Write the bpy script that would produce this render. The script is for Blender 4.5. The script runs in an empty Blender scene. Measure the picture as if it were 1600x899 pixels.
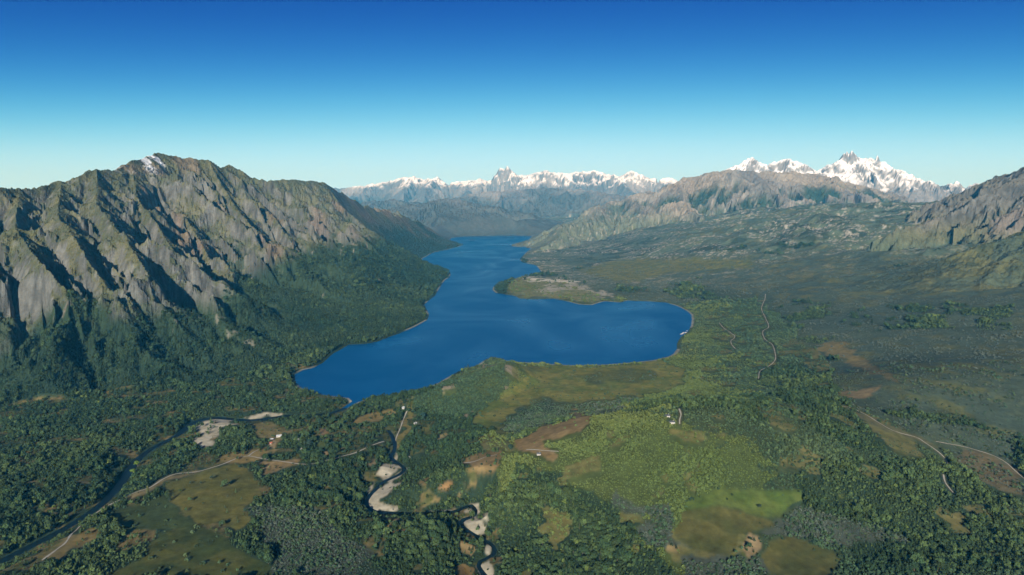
import bpy, bmesh, math, random
import numpy as np
from mathutils import Vector

random.seed(7)
rng = np.random.default_rng(11)
sc = bpy.context.scene
col = sc.collection
F32 = np.float32

# ------------------------------------------------------------------ camera, sky, sun, exposure
CAM_H = 500.0            # metres above the lake
FPX = 1075.0             # focal length in photo pixels (photo 1600 x 899)
PITCH = math.atan(129.5 / FPX)
CP, SP = math.cos(PITCH), math.sin(PITCH)

cam_d = bpy.data.cameras.new('camera')
cam = bpy.data.objects.new('camera', cam_d); col.objects.link(cam)
cam.location = (0, 0, CAM_H)
cam.rotation_euler = (math.pi / 2 - PITCH, 0, 0)
cam_d.sensor_width = 36.0
cam_d.lens = 36.0 * FPX / 1600.0
cam_d.clip_start = 1.0
cam_d.clip_end = 90000.0
sc.camera = cam

SUN_EL = math.radians(21.0)
SUN_AZ = math.radians(5.0)     # bearing the light travels towards, measured from the view axis to the right
world = bpy.data.worlds.new('World'); sc.world = world
world.use_nodes = True
wn = world.node_tree
for n in list(wn.nodes): wn.nodes.remove(n)
w_out = wn.nodes.new('ShaderNodeOutputWorld')
w_bg = wn.nodes.new('ShaderNodeBackground'); w_bg.inputs['Strength'].default_value = 0.1
w_sky = wn.nodes.new('ShaderNodeTexSky'); w_sky.sky_type = 'NISHITA'
w_sky.sun_disc = False
w_sky.sun_elevation = SUN_EL
w_sky.sun_rotation = math.pi + SUN_AZ
w_sky.altitude = 3000.0
w_sky.air_density = 0.5
w_sky.dust_density = 0.0
w_sky.ozone_density = 6.0
# the photograph's strong blue-to-pale-cyan grading: one colour curve for the whole sky, the same in every direction
w_sep = wn.nodes.new('ShaderNodeSeparateColor'); w_com = wn.nodes.new('ShaderNodeCombineColor')
wn.links.new(w_sky.outputs[0], w_sep.inputs[0])
for ch, (A, g, c) in enumerate(((3.7, 5.0, 3.4), (6.3, 4.0, 41.0), (10.0, 2.0, 38.0))):      # A * v / (v + c), v = sky ** g
    p = wn.nodes.new('ShaderNodeMath'); p.operation = 'POWER'; p.inputs[1].default_value = g; wn.links.new(w_sep.outputs[ch], p.inputs[0])
    q = wn.nodes.new('ShaderNodeMath'); q.operation = 'ADD'; q.inputs[1].default_value = c; wn.links.new(p.outputs[0], q.inputs[0])
    d = wn.nodes.new('ShaderNodeMath'); d.operation = 'DIVIDE'; wn.links.new(p.outputs[0], d.inputs[0]); wn.links.new(q.outputs[0], d.inputs[1])
    m = wn.nodes.new('ShaderNodeMath'); m.operation = 'MULTIPLY'; m.inputs[1].default_value = A; wn.links.new(d.outputs[0], m.inputs[0])
    wn.links.new(m.outputs[0], w_com.inputs[ch])
wn.links.new(w_com.outputs[0], w_bg.inputs[0])
wn.links.new(w_bg.outputs[0], w_out.inputs[0])

sun_d = bpy.data.lights.new('sun', 'SUN'); sun_d.energy = 5.0; sun_d.angle = math.radians(0.53)
sun_d.color = (1.0, 0.95, 0.85)
sun = bpy.data.objects.new('sun', sun_d); col.objects.link(sun)
sdir = Vector((math.sin(SUN_AZ) * math.cos(SUN_EL), math.cos(SUN_AZ) * math.cos(SUN_EL), -math.sin(SUN_EL)))
sun.rotation_euler = sdir.to_track_quat('-Z', 'Y').to_euler()
sun.location = (0, -400, 1500)

sc.view_settings.view_transform = 'Standard'
sc.view_settings.look = 'None'
sc.view_settings.gamma = 1.0
sc.view_settings.use_curve_mapping = False
sc.view_settings.exposure = 0.68
sc.cycles.use_denoising = True
sc.cycles.max_bounces = 4
sc.cycles.diffuse_bounces = 2
sc.cycles.glossy_bounces = 2
sc.cycles.volume_bounces = 0
sc.cycles.transmission_bounces = 1
sc.cycles.transparent_max_bounces = 4
sc.cycles.caustics_reflective = False
sc.cycles.caustics_refractive = False

# ------------------------------------------------------------------ tagging helpers
def tag(o, label=None, cat=None, group=None, kind=None):
    if label: o['label'] = label
    if cat: o['category'] = cat
    if group: o['group'] = group
    if kind: o['kind'] = kind
    return o

def mesh_obj(name, verts, faces, mat=None, parent=None, smooth=False):
    me = bpy.data.meshes.new(name)
    me.from_pydata([tuple(v) for v in verts], [], [tuple(f) for f in faces])
    if smooth: me.polygons.foreach_set('use_smooth', [True] * len(me.polygons))
    me.update()
    if mat: me.materials.append(mat)
    o = bpy.data.objects.new(name, me); col.objects.link(o)
    if parent: o.parent = parent
    return o

# ------------------------------------------------------------------ photo pixel <-> place
def ray(px, py):
    dx = (np.asarray(px, float) - 800.0) / FPX
    dy = (449.5 - np.asarray(py, float)) / FPX
    return np.stack([dx, CP + dy * SP, -SP + dy * CP], -1)

def on_plane(px, py, z=0.0):
    d = ray(px, py); t = (z - CAM_H) / d[..., 2]
    return d[..., :2] * t[..., None]

def at(px, py, Y):
    d = ray(px, py); t = Y / d[1]
    return (d[0] * t, Y, CAM_H + d[2] * t)

def project(x, y, z):
    zz = z - CAM_H
    dep = y * CP - zz * SP
    up = y * SP + zz * CP
    dep = np.maximum(dep, 1.0)
    return 800.0 + FPX * x / dep, 449.5 - FPX * up / dep

# ------------------------------------------------------------------ noise
def hsh(ix, iy, s):
    h = ix.astype(np.uint32) * np.uint32(374761393) + iy.astype(np.uint32) * np.uint32(668265263) + np.uint32((s * 974711 + 12345) & 0xffffffff)
    h = (h ^ (h >> np.uint32(13))) * np.uint32(1274126177)
    h = h ^ (h >> np.uint32(16))
    return (h & np.uint32(0xffffff)).astype(F32) * F32(1.0 / 16777215.0)

def vnoise(x, y, s=0):
    fx = np.floor(x); fy = np.floor(y)
    ix = fx.astype(np.int64); iy = fy.astype(np.int64)
    tx = (x - fx).astype(F32); ty = (y - fy).astype(F32)
    tx = tx * tx * (3 - 2 * tx); ty = ty * ty * (3 - 2 * ty)
    a = hsh(ix, iy, s); b = hsh(ix + 1, iy, s); c = hsh(ix, iy + 1, s); d = hsh(ix + 1, iy + 1, s)
    return (a + (b - a) * tx) * (1 - ty) + (c + (d - c) * tx) * ty

def fbm(x, y, s=0, o=4, gain=0.5):
    t = np.zeros(np.shape(x), F32); a = 1.0; n = 0.0
    for i in range(o):
        t += a * vnoise(x, y, s + i * 17); n += a; a *= gain
        x, y = x * 1.92 + y * 0.61 + 3.7, y * 1.92 - x * 0.61 + 9.1
    return t / n

def ridged(x, y, s=0, o=4, gain=0.5):
    t = np.zeros(np.shape(x), F32); a = 1.0; n = 0.0
    for i in range(o):
        v = 1 - np.abs(2 * vnoise(x, y, s + i * 17) - 1)
        t += a * v * v; n += a; a *= gain
        x, y = x * 1.92 + y * 0.61 + 3.7, y * 1.92 - x * 0.61 + 9.1
    return t / n

def smooth(a, b, x):
    t = np.clip((x - a) / (b - a), 0, 1)
    return t * t * (3 - 2 * t)

# ------------------------------------------------------------------ plan geometry helpers
def seg_dist(X, Y, pts, closed=False, reach=None):
    """distance from each place to a polyline in plan"""
    pts = np.asarray(pts, float)
    best = np.full(X.shape, 1e9, F32)
    n = len(pts)
    for i in range(n if closed else n - 1):
        ax, ay = pts[i][:2]; bx, by = pts[(i + 1) % n][:2]
        dx, dy = bx - ax, by - ay
        L = dx * dx + dy * dy + 1e-9
        t = np.clip(((X - ax) * dx + (Y - ay) * dy) / L, 0, 1)
        d = (X - ax - t * dx) ** 2 + (Y - ay - t * dy) ** 2
        np.minimum(best, d, out=best)
    return np.sqrt(best)

def inside(X, Y, poly):
    poly = np.asarray(poly, float)
    res = np.zeros(X.shape, bool)
    x0, y0 = poly[:, 0].min(), poly[:, 1].min(); x1, y1 = poly[:, 0].max(), poly[:, 1].max()
    sel = (X >= x0) & (X <= x1) & (Y >= y0) & (Y <= y1)
    xs, ys = X[sel], Y[sel]
    r = np.zeros(xs.shape, bool)
    n = len(poly)
    for i in range(n):
        ax, ay = poly[i][:2]; bx, by = poly[(i + 1) % n][:2]
        if ay == by: continue
        c = ((ay > ys) != (by > ys)) & (xs < (bx - ax) * (ys - ay) / (by - ay) + ax)
        r ^= c
    res[sel] = r
    return res

def catmull(pts, step):
    P = [np.array(p, float) for p in pts]
    P = [2 * P[0] - P[1]] + P + [2 * P[-1] - P[-2]]
    out = []
    for i in range(1, len(P) - 2):
        p0, p1, p2, p3 = P[i - 1], P[i], P[i + 1], P[i + 2]
        n = max(2, int(np.linalg.norm((p2 - p1)[:2]) / step))
        for k in range(n):
            t = k / n
            out.append(0.5 * ((2 * p1) + (p2 - p0) * t + (2 * p0 - 5 * p1 + 4 * p2 - p3) * t * t + (3 * p1 - p0 - 3 * p2 + p3) * t ** 3))
    out.append(P[-2])
    return np.array(out)

# ------------------------------------------------------------------ what the photograph shows, in its pixels
LAKE_PX = [(705,372),(720,370),(760,369),(800,368),(832,369),(826,375),(800,382),(799,385),(830,388),(822,395),(812,405),(815,410),(838,415),(845,424),(843,428),
 (815,432),(790,440),(772,446),(769,453),(775,458),(805,463),(812,467),(830,468),(865,467),(885,471),(905,476),(925,477),(937,473),(945,471),(970,473),
 (980,470),(1010,471),(1040,473),(1060,479),(1073,486),(1080,492),(1081,500),(1079,510),(1075,518),(1063,527),(1057,538),(1058,545),(1052,553),(1045,557),
 (1020,563),(980,567),(940,570),(900,571),(860,569),(838,567),(815,566),(800,566),(790,563),(775,559),(762,560),(752,566),(745,571),(730,575),(715,581),
 (700,589),(685,598),(665,607),(640,612),(610,618),(580,622),(560,628),(550,633),(551,627),(545,622),(530,620),(505,617),(485,611),(470,606),(463,598),
 (460,590),(461,585),(475,578),(490,575),(505,567),(520,553),(535,545),(545,539),(570,538),(590,534),(605,528),(625,521),(650,510),(668,500),(671,492),
 (667,484),(663,476),(680,462),(688,448),(695,438),(703,433),(704,427),(700,422),(685,418),(665,412),(658,408),(660,404),(668,400),(672,397),(680,394),
 (700,390),(715,386),(724,383),(722,381),(700,380),(702,375)]
RIVER_PX = [(560,624),(548,632),(535,640),(520,645),(500,648),(480,648),(445,650),(420,654),(390,657),(360,655),(340,653),(320,655),(303,660),(290,670),(275,682),(255,692),
 (238,701),(222,712),(210,725),(198,742),(188,757),(175,772),(160,787),(140,802),(115,818),(85,835),(55,850),(20,868),(-20,890),(-60,915)]
STREAM_PX = [(606,672),(612,680),(616,690),(617,700),(614,708),(611,714),(616,720),(625,726),(632,733),(625,741),(610,748),(600,753),(590,762),(580,772),(573,783),
 (575,793),(585,799),(605,801),(640,802),(665,802),(690,801),(712,799),(725,793),(736,790),(743,799),(740,806),(730,810),(721,814),(720,820),(728,827),
 (742,836),(757,845),(768,851),(773,860),(768,869),(756,874),(747,881),(750,889),(757,899),(765,915)]

# ------------------------------------------------------------------ the land: one height field on a fan of rays
NT, NR = 1120, 1130
TH = np.linspace(math.radians(-47), math.radians(47), NT)
R0, R1 = 700.0, 30000.0
RR = R0 * (R1 / R0) ** np.linspace(0, 1, NR)
RG, TG = np.meshgrid(RR, TH, indexing='ij')
X = (RG * np.sin(TG)).astype(F32); Y = (RG * np.cos(TG)).astype(F32)
del RG, TG

# far bays foreshorten strongly: plan polygons
lake = on_plane(np.array([p[0] for p in LAKE_PX]), np.array([p[1] for p in LAKE_PX]))
river = catmull(on_plane(np.array([p[0] for p in RIVER_PX]), np.array([p[1] for p in RIVER_PX])), 12)
stream = catmull(on_plane(np.array([p[0] for p in STREAM_PX]), np.array([p[1] for p in STREAM_PX])), 5)

lk_in = inside(X, Y, lake)
lk_d = seg_dist(X, Y, lake, closed=True)
lk_sd = np.where(lk_in, -lk_d, lk_d)                    # negative in the lake

wob = (fbm(X / 60, Y / 60, 3, 3) - 0.5)
lk_sd = lk_sd + wob * np.clip(np.abs(lk_sd) * 0.4, 0, 16)

near = (Y < 2300)
rv_d = np.full(X.shape, 1e4, F32); st_d = rv_d.copy()
selr = near & (X < 0) & (X > -1500)
rv_d[selr] = seg_dist(X[selr], Y[selr], river[::2])
sels = near & (X > -500) & (X < 150) & (Y < 1700)
st_d[sels] = seg_dist(X[sels], Y[sels], stream[::2])

# valley floor
V = 1.2 + 0.018 * np.clip(lk_sd, 0, 4000)
V = V + 9.0 * (fbm(X / 420, Y / 420, 21, 4) - 0.42) * smooth(30, 300, lk_sd)
V = np.maximum(V, 1.4)
# the land right of the lake climbs towards the right-hand mountains
V = V + 0.105 * np.clip(X - 700 - 0.05 * Y, 0, 2300) * smooth(600, 2600, Y + X * 0.4) * smooth(16000, 9000, Y)
V = V + 0.045 * np.clip(Y - 4600, 0, 2200) * smooth(200, 2600, X - 0.03 * Y)
V = V + 0.022 * np.clip(Y - 3000, 0, 3000) * smooth(300, 1900, X - 0.02 * Y)
V = V + 0.03 * np.clip(Y - 11500, 0, 9000)
V = V + (ridged(X / 1100, Y / 1100, 31, 5, .55) - 0.32) * 130 * smooth(300, 1800, X - 0.05 * Y) * smooth(3000, 6000, Y) * (0.25 + 0.75 * smooth(8200, 6200, Y)) + (ridged(X / 620, Y / 620, 33, 5, .55) - 0.35) * 75 * smooth(800, 2500, X) * smooth(2000, 3500, Y)

def dome(cx, cy, a, b, ang, h, p=1.0):
    c, s = math.cos(ang), math.sin(ang)
    u = ((X - cx) * c + (Y - cy) * s) / a; v = (-(X - cx) * s + (Y - cy) * c) / b
    q = np.sqrt(u * u + v * v)
    return h * (1 - smooth(0.0, 1.0, q)) ** p

hx, hy = on_plane(np.array([722, ]), np.array([612, ]))[0]
HEAD = dome(hx + 15, hy + 20, 330, 150, math.radians(52), 98)
g1 = on_plane(np.array([1040]), np.array([668]), 60)[0]
HILL = dome(g1[0] + 30, g1[1] - 90, 620, 430, math.radians(8), 105)
HILL2 = dome(g1[0] + 620, g1[1] + 250, 760, 420, math.radians(20), 60)
V = V + (HEAD + HILL + HILL2) * smooth(5, 60, lk_sd)

# mountains: crest lines (photo pixel, photo pixel, distance ahead)
MTN = {}
def crest(name, pts, slope, base=0.0, p=1.25):
    MTN[name] = ([at(*q) for q in pts], slope, base, p)

crest('mountain_left', [(-420,330,2050),(-250,300,2300),(-100,297,2500),(0,293,2700),(30,296,2800),(60,293,2900),(95,281,3050),(112,288,3100),(140,265,3250),(152,263,3300),
  (178,266,3400),(210,250,3650),(246,240,4000),(290,248,4150),(325,251,4250),(345,263,4350),(358,258,4450),(380,269,4600),(412,288,4800),(470,330,5000),(560,388,5200)], 0.80, 0, 1.9)
crest('mountain_left_far', [(390,290,5500),(425,282,5600),(460,280,5750),(500,285,5950),(515,282,6050),(545,291,6500),(590,301,7000),(622,311,7500),(650,325,8000),(682,341,8600),(706,356,9200)], 0.62, 0, 1.3)
crest('mountain_center_right', [(930,322,10800),(1000,304,10700),(1040,289,10600),(1075,275,10500),(1120,263,10300),(1150,262,10200),(1180,268,10200),(1225,266,10200),(1270,270,10300),(1300,282,10500),(1340,288,10700),(1352,289,10700),(1380,305,10500),(1420,340,10300)], 0.55, 0, 1.9)
crest('mountain_snow_shoulder', [(1120,266,13400),(1160,256,13200),(1176,250,13200),(1192,260,13100),(1235,248,13000),(1250,258,13000),(1275,270,13000)], 0.55, 300, 1.1)
crest('mountain_snow_peaks', [(1262,268,15200),(1300,256,15000),(1312,250,15000),(1345,248,15000),(1375,254,15000),(1400,266,15000),(1440,283,14600),(1480,292,14200),(1515,290,13500),(1545,283,12500),(1600,290,12000)], 0.58, 350, 1.1)
crest('hill_right_middle', [(1080,372,7000),(1140,356,7000),(1200,336,7100),(1270,322,7200),(1310,318,7300),(1350,321,7300),(1385,338,7200),(1420,366,7100)], 0.42, 0, 1.3)
crest('mountain_right', [(1410,374,6700),(1440,350,6400),(1480,314,6000),(1500,301,5800),(1530,289,5500),(1556,276,5300),(1580,271,5000),(1600,262,4800),(1660,245,4500),(1760,235,4200),(1900,240,3900)], 0.75, 0, 1.9)
crest('hill_right_front', [(1500,446,3600),(1520,422,3560),(1552,397,3500),(1600,362,3400),(1660,335,3300),(1800,300,3200)], 0.50, 0, 1.5)
crest('far_range', [(380,300,26000),(480,296,26000),(565,292,25500),(600,284,25500),(645,275,25000),(662,280,25000),(682,277,25000),(702,286,25000),(742,280,25000),(770,283,25000),(800,276,25000),(820,273,25000),(856,267,24500),
  (882,271,24500),(910,268,24500),(940,269,24500),(962,278,24000),(986,269,23500),(1002,273,23500),(1028,284,23500),(1045,277,23500),(1062,284,23500),(1100,285,24000),(1200,285,25000),(1330,288,26000),(1450,290,26000),(1560,292,26000)], 0.50, 300, 1.1)
crest('foothills_far', [(560,318,15500),(610,312,16000),(660,318,16500),(700,312,18000),(760,300,18500),(850,293,18500),(905,296,18000),(950,303,17000),(1000,312,15000),(1060,326,13500)], 0.36, 0, 1.3)
crest('foothill_lake_head', [(655,318,12500),(700,311,12800),(740,318,13200),(790,330,13400)], 0.30, 0, 1.2)

crest('mountain_center_right#2', [(1351,290,10650),(1372,308,9900),(1398,334,9200),(1415,352,8700)], 0.75, 150, 1.1)
crest('mountain_center_right#3', [(1152,262,10200),(1158,285,9700),(1150,310,9200),(1148,335,8500),(1150,352,7700)], 0.6, 150, 1.1)
crest('mountain_center_right#4', [(1226,266,10200),(1240,290,9700),(1262,318,9000),(1258,340,8000)], 0.6, 150, 1.1)
SPUR = [[(246,240,4000),(262,292,3600),(300,352,3150),(330,410,2800),(350,455,2600),(370,500,2400),(390,550,2200),(402,585,2080)],
 [(150,263,3300),(152,318,2900),(195,372,2500),(235,430,2200),(265,480,2020),(295,540,1860),(322,602,1720)],
 [(30,296,2800),(22,352,2400),(62,410,2050),(110,470,1830),(150,520,1690),(195,588,1540),(232,650,1420)],
 [(325,251,4250),(350,300,3850),(392,352,3450),(435,400,3150),(475,445,2900),(508,500,2660)],
 [(205,252,3620),(215,310,3150),(255,365,2780),(292,425,2480),(320,480,2280),(345,540,2080),(362,580,1960)],
 [(95,281,3050),(90,335,2600),(130,395,2230),(170,455,1990),(202,510,1850),(235,575,1700),(262,625,1600)],
 [(-60,296,2600),(-60,360,2150),(-20,430,1850),(30,500,1680),(80,570,1540),(135,650,1400),(170,700,1330)],
 [(380,269,4600),(402,310,4200),(435,352,3850),(475,395,3560),(515,432,3330),(550,468,3080)],
 [(412,288,4800),(450,330,4400),(500,372,4050),(550,410,3780),(585,435,3600)]]
for i_, q_ in enumerate(SPUR): crest('mountain_left#%d' % (i_ + 2), q_, 1.0, 0, 1.12)
rs = random.Random(5)
def side_spurs(name, spacing, length, heading, slope, z_end, lo=0.0, hi=1.0):
    """side ridges that leave a crest towards the valley"""
    P = [Vector(q) for q in MTN[name][0]]
    tot = sum((P[i + 1] - P[i]).length for i in range(len(P) - 1))
    out, acc, nxt = [], 0.0, lo * tot + spacing * 0.4
    for i in range(len(P) - 1):
        L = (P[i + 1] - P[i]).length
        while acc + L > nxt and nxt < hi * tot:
            p = P[i].lerp(P[i + 1], (nxt - acc) / L)
            h = heading + rs.uniform(-0.3, 0.3); ln = length * rs.uniform(0.7, 1.15) * min(1.0, max(p.z, 60) / 600 + 0.2)
            if out: out.append(None)
            n = 6
            for j in range(n + 1):
                t = j / n
                h += rs.uniform(-0.16, 0.16)
                if j: p2 = p2 + Vector((math.sin(h), math.cos(h), 0)) * (ln / n)
                else: p2 = p.copy()
                out.append((p2.x, p2.y, z_end + (p.z - z_end) * (1 - t) ** rs.uniform(1.0, 1.35)))
            nxt += spacing * rs.uniform(0.6, 1.5)
        acc += L
    MTN[name + '#spurs'] = (out, slope, 0, 1.15)
side_spurs('mountain_center_right', 520, 3300, math.pi + 0.1, 0.62, 170)
side_spurs('mountain_right', 300, 1700, -math.pi / 2 - 0.35, 0.80, 110)
side_spurs('mountain_left_far', 420, 1000, math.pi / 2 + 0.25, 0.80, 40)
side_spurs('mountain_snow_peaks', 700, 2800, math.pi, 0.75, 500)
side_spurs('mountain_snow_shoulder', 500, 1800, math.pi, 0.75, 600)
side_spurs('far_range', 1300, 4200, math.pi, 0.65, 450)
side_spurs('foothills_far', 900, 3600, math.pi - 0.1, 0.55, 120)
side_spurs('hill_right_front', 420, 900, math.pi + 0.5, 0.6, 90)
for n_ in list(MTN):                        # no two spurs alike; they sink into the forest apron
    if n_.startswith('mountain_left#'):
        i_ = int(n_.split('#')[1]) - 2
        raw = SPUR[i_]; kz = rs.uniform(0.94, 1.07)
        MTN[n_] = ([at(px, py, yy * (1 if j == 0 else kz) * (1 + 0.0011 * max(0, py - 410))) for j, (px, py, yy) in enumerate(raw)], rs.uniform(0.8, 1.15), 0, rs.uniform(1.05, 1.3))
names = [n for n in MTN if '#' not in n]
def knife(sa, u, f, seed):
    v = 1 - np.abs(2 * vnoise(sa / f, u * 170 / f + seed, seed) - 1)
    return v ** 1.4
amp0 = np.ones(len(names), F32) * 1.0
for nm, v in (('mountain_left', 1.1), ('mountain_left_far', 1.0), ('mountain_right', 1.15), ('hill_right_front', 0.45), ('hill_right_middle', 0.4), ('mountain_center_right', 1.5),
              ('mountain_snow_shoulder', 1.2), ('mountain_snow_peaks', 1.5), ('far_range', 2.2), ('foothills_far', 1.6), ('foothill_lake_head', 1.0)):
    amp0[names.index(nm)] = v
H = V.copy()
U = np.ones(X.shape, F32)                  # 0 on a crest, 1 at the foot
owner = np.full(X.shape, -1, np.int8)
SA = np.zeros(X.shape, F32)                 # distance along the crest line
jag = (ridged(X / 160, Y / 160, 51, 4) - 0.45)
WARP = {}
for fr_, (sc_w, am_w) in ((False, (700, 160)), (True, (1800, 420))):
    WARP[fr_] = (X + (fbm(X / sc_w, Y / sc_w, 71, 3) - 0.5) * am_w, Y + (fbm(X / sc_w, Y / sc_w, 91, 3) - 0.5) * am_w)
for nm in MTN:
    k = names.index(nm.split('#')[0])
    pts, slope, base, p = MTN[nm]
    M = np.full(X.shape, -1e4, F32); UM = np.ones(X.shape, F32); SM = np.zeros(X.shape, F32); s0 = hash(len(nm)) % 97 * 1000.0
    far = pts[0][1] > 9000
    wx, wy = WARP[far]
    for i in range(len(pts) - 1):
        if pts[i] is None or pts[i + 1] is None: continue
        (ax, ay, az), (bx, by, bz) = pts[i], pts[i + 1]
        dx, dy = bx - ax, by - ay
        L = dx * dx + dy * dy
        lim = 1.6 * (max(az, bz) - base) / slope + 400
        s_ = (X > min(ax, bx) - lim) & (X < max(ax, bx) + lim) & (Y > min(ay, by) - lim) & (Y < max(ay, by) + lim)
        Ls = math.sqrt(L); s0 += Ls
        if not s_.any(): continue
        # warp only away from the crest so that its outline stays
        d0 = np.hypot(X[s_] - np.clip(X[s_], min(ax, bx), max(ax, bx)), Y[s_] - np.clip(Y[s_], min(ay, by), max(ay, by)))
        q = np.clip(d0 / 500, 0, 1)
        xx = X[s_] * (1 - q) + wx[s_] * q; yy = Y[s_] * (1 - q) + wy[s_] * q
        t = np.clip(((xx - ax) * dx + (yy - ay) * dy) / L, 0, 1)
        d = np.hypot(xx - ax - t * dx, yy - ay - t * dy)
        z = az + (bz - az) * t
        reach = np.maximum((z - base) / slope * (p + 0.25), 50)
        u = np.clip(d / reach, 0, 1)
        h = base * (1 - u) + (z - base) * (1 - u) ** p + base * u - 400 * smooth(0.9, 1.0, u) * (base > 0)
        h = np.where(u >= 1, -1e4, h)
        m = M[s_]; um = UM[s_]; sm = SM[s_]
        sm = np.where(h > m, s0 - Ls + t * Ls, sm); SM[s_] = sm
        g = h > m
        um = np.where(g, u, um); m = np.maximum(m, h)
        M[s_] = m; UM[s_] = um
    # long sub-parallel knife-edged spurs that run straight down from the crest
    c_ = M > -9e3
    uu, dd_ = UM[c_], np.hypot(X[c_], Y[c_])
    big = 4.1 if pts[0][1] > 20000 else 2.2 if pts[0][1] > 9300 else 1.0
    sa = SM[c_] + (fbm(X[c_] / (400 * big), Y[c_] / (400 * big), 611, 3) - 0.5) * 240 * big
    cw = 185.0 * big
    env = smooth(0.0, 0.13 if big == 1 else 0.3, uu) * smooth(1.0, 0.55, uu) * amp0[k] * big ** 0.6 * (0.5 if '#' in nm else 0.8)
    hgt_ = smooth(30, 250, M[c_])
    M[c_] += env * hgt_ * ((knife(sa, uu, cw, 621) - 0.80) * 135 + (knife(sa, uu, cw * 0.42, 622) - 0.72) * 50)
    del sa, env, uu
    # soft union with the land so that no crease shows at the foot
    kk = 25.0 if pts[0][1] < 9000 else 60.0
    a = np.clip(0.5 + 0.5 * (M - H) / kk, 0, 1)
    Hn = H * (1 - a) + M * a + kk * a * (1 - a) * 0.5
    g = M > H + 6
    owner[g] = k
    U = np.where(a > 0.5, UM, U); SA = np.where(a > 0.5, SM, SA)
    H = np.where(M > -9e3, Hn, H).astype(F32)
    del M, UM, SM

rag = (ridged(X / 800, Y / 800, 57, 4, .55) - 0.5)
farm = np.isin(owner, [names.index(q) for q in ('far_range', 'mountain_snow_peaks', 'mountain_snow_shoulder', 'mountain_center_right')])
H = (H + farm * rag * np.where(Y > 20000, 150, 125) * smooth(0.5, 0.0, U)).astype(F32)
# spires
SPIRES = [('mountain_snow_peaks', [(1319,238,15000,2.3),(1323,237,15020,2.5),(1331,234,14980,2.5),(1336,239,14980,2.1),(1343,247,15000,1.7),(1365,247,15000,2.6),(1371,243,15000,2.9),(1362,251,15000,2.0)]),
          ('far_range', [(783,260,24600,1.9),(786,262,24600,1.6),(793,259,24600,1.6),(797,264,24600,1.2),(838,269,24700,2.0),(647,274,25000,1.1),(856,265,24500,1.2)]),
          ('mountain_left', [(150,262,3290,1.0),(95,280,3050,1.1),(358,257,4450,1.1),(246,239,4000,0.8)]),
          ('mountain_right', [(1556,273,5300,1.6),(1594,264,4850,1.5)])]
for nm, lst in SPIRES:
    k = names.index(nm)
    for (px, py, yy, sl) in lst:
        ax, ay, az = at(px, py, yy)
        w = 900 if yy > 9000 else 160
        s_ = (np.abs(X - ax) < w) & (np.abs(Y - ay) < w)
        d = np.hypot(X[s_] - ax, (Y[s_] - ay) * 0.8)
        h = az - sl * d * (0.85 + 0.5 * jag[s_])
        g = h > H[s_]
        hs = H[s_]; hs[g] = h[g]; H[s_] = hs
        us = U[s_]; us[g] = 0.02; U[s_] = us
        os_ = owner[s_]; os_[g] = k; owner[s_] = os_

# ------------------------------------------------------------------ gullies and spurs running down the slopes
def grad(H):
    gr = np.gradient(H, axis=0) / np.gradient(RR)[:, None].astype(F32)
    gt = np.gradient(H, axis=1) / (RR[:, None] * (TH[1] - TH[0])).astype(F32)
    s, c = np.sin(TH)[None].astype(F32), np.cos(TH)[None].astype(F32)
    return gr * s + gt * c, gr * c - gt * s

def box(A, n=1):
    for _ in range(n):
        B = A.copy(); B[1:-1] = (A[:-2] + 2 * A[1:-1] + A[2:]) * 0.25
        A = B.copy(); A[:, 1:-1] = (B[:, :-2] + 2 * B[:, 1:-1] + B[:, 2:]) * 0.25
    return A

def gully(px, py, dx, dy, seed):
    ix = np.floor(px).astype(np.int64); iy = np.floor(py).astype(np.int64)
    fx = (px - ix).astype(F32); fy = (py - iy).astype(F32)
    vc = np.zeros(px.shape, F32); vs = vc.copy(); wt = vc.copy()
    for i in (-1, 0, 1):
        for j in (-1, 0, 1):
            ax = fx - i - (0.2 + 0.6 * hsh(ix + i, iy + j, seed)); ay = fy - j - (0.2 + 0.6 * hsh(ix + i, iy + j, seed + 5))
            w = np.exp(-(ax * ax + ay * ay) * 2.2)
            m = (ax * dx + ay * dy) * F32(6.2832)
            vc += np.cos(m) * w; vs += np.sin(m) * w; wt += w
    return vc / wt, vs / wt

mt = (owner >= 0) & (U < 0.97)
xs, ys = X[mt], Y[mt]
Hs = box(H, 6)
gx, gy = grad(Hs); gx, gy = gx[mt], gy[mt]; del Hs
um = box(U, 10)[mt]
dist = np.hypot(xs, ys)
steep = np.hypot(gx, gy)
am = amp0[owner[mt]]
fade = smooth(0.0, 0.16, um) * 0.92 + 0.08
fade = fade * smooth(0.97, 0.6, um) * smooth(0.06, 0.45, steep)
wl = np.where(dist > 20000, 1500.0, np.where(dist > 9300, 850.0, 460.0)).astype(F32)
add = np.zeros(xs.shape, F32)
sx, sy = gx.copy(), gy.copy()
a = 58.0
wl0 = wl.copy()
for o in range(5):
    n = np.hypot(sx, sy) + 1e-4
    dx, dy = -sy / n, sx / n                       # across the slope
    c, s = gully(xs / wl, ys / wl, dx * 1.0, dy * 1.0, 200 + o * 31)
    e = a * am * fade
    mg = np.hypot(c, s)
    sharp = mg * (1 - 2 * np.abs(np.sin(0.5 * np.arctan2(s, c))))     # knife-edged spurs, broad gullies
    add += e * (sharp * 0.75 + c * 0.35 - 0.1)
    sx = sx - s * dx * e * 6.2832 / wl * 0.8
    sy = sy - s * dy * e * 6.2832 / wl * 0.8
    wl = wl * 0.47; a *= 0.46
add = add + (fbm(xs / 34, ys / 34, 623, 3) - .5) * 26 * fade
H[mt] += add
RELIEF = np.zeros(X.shape, F32); RELIEF[mt] = add
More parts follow.
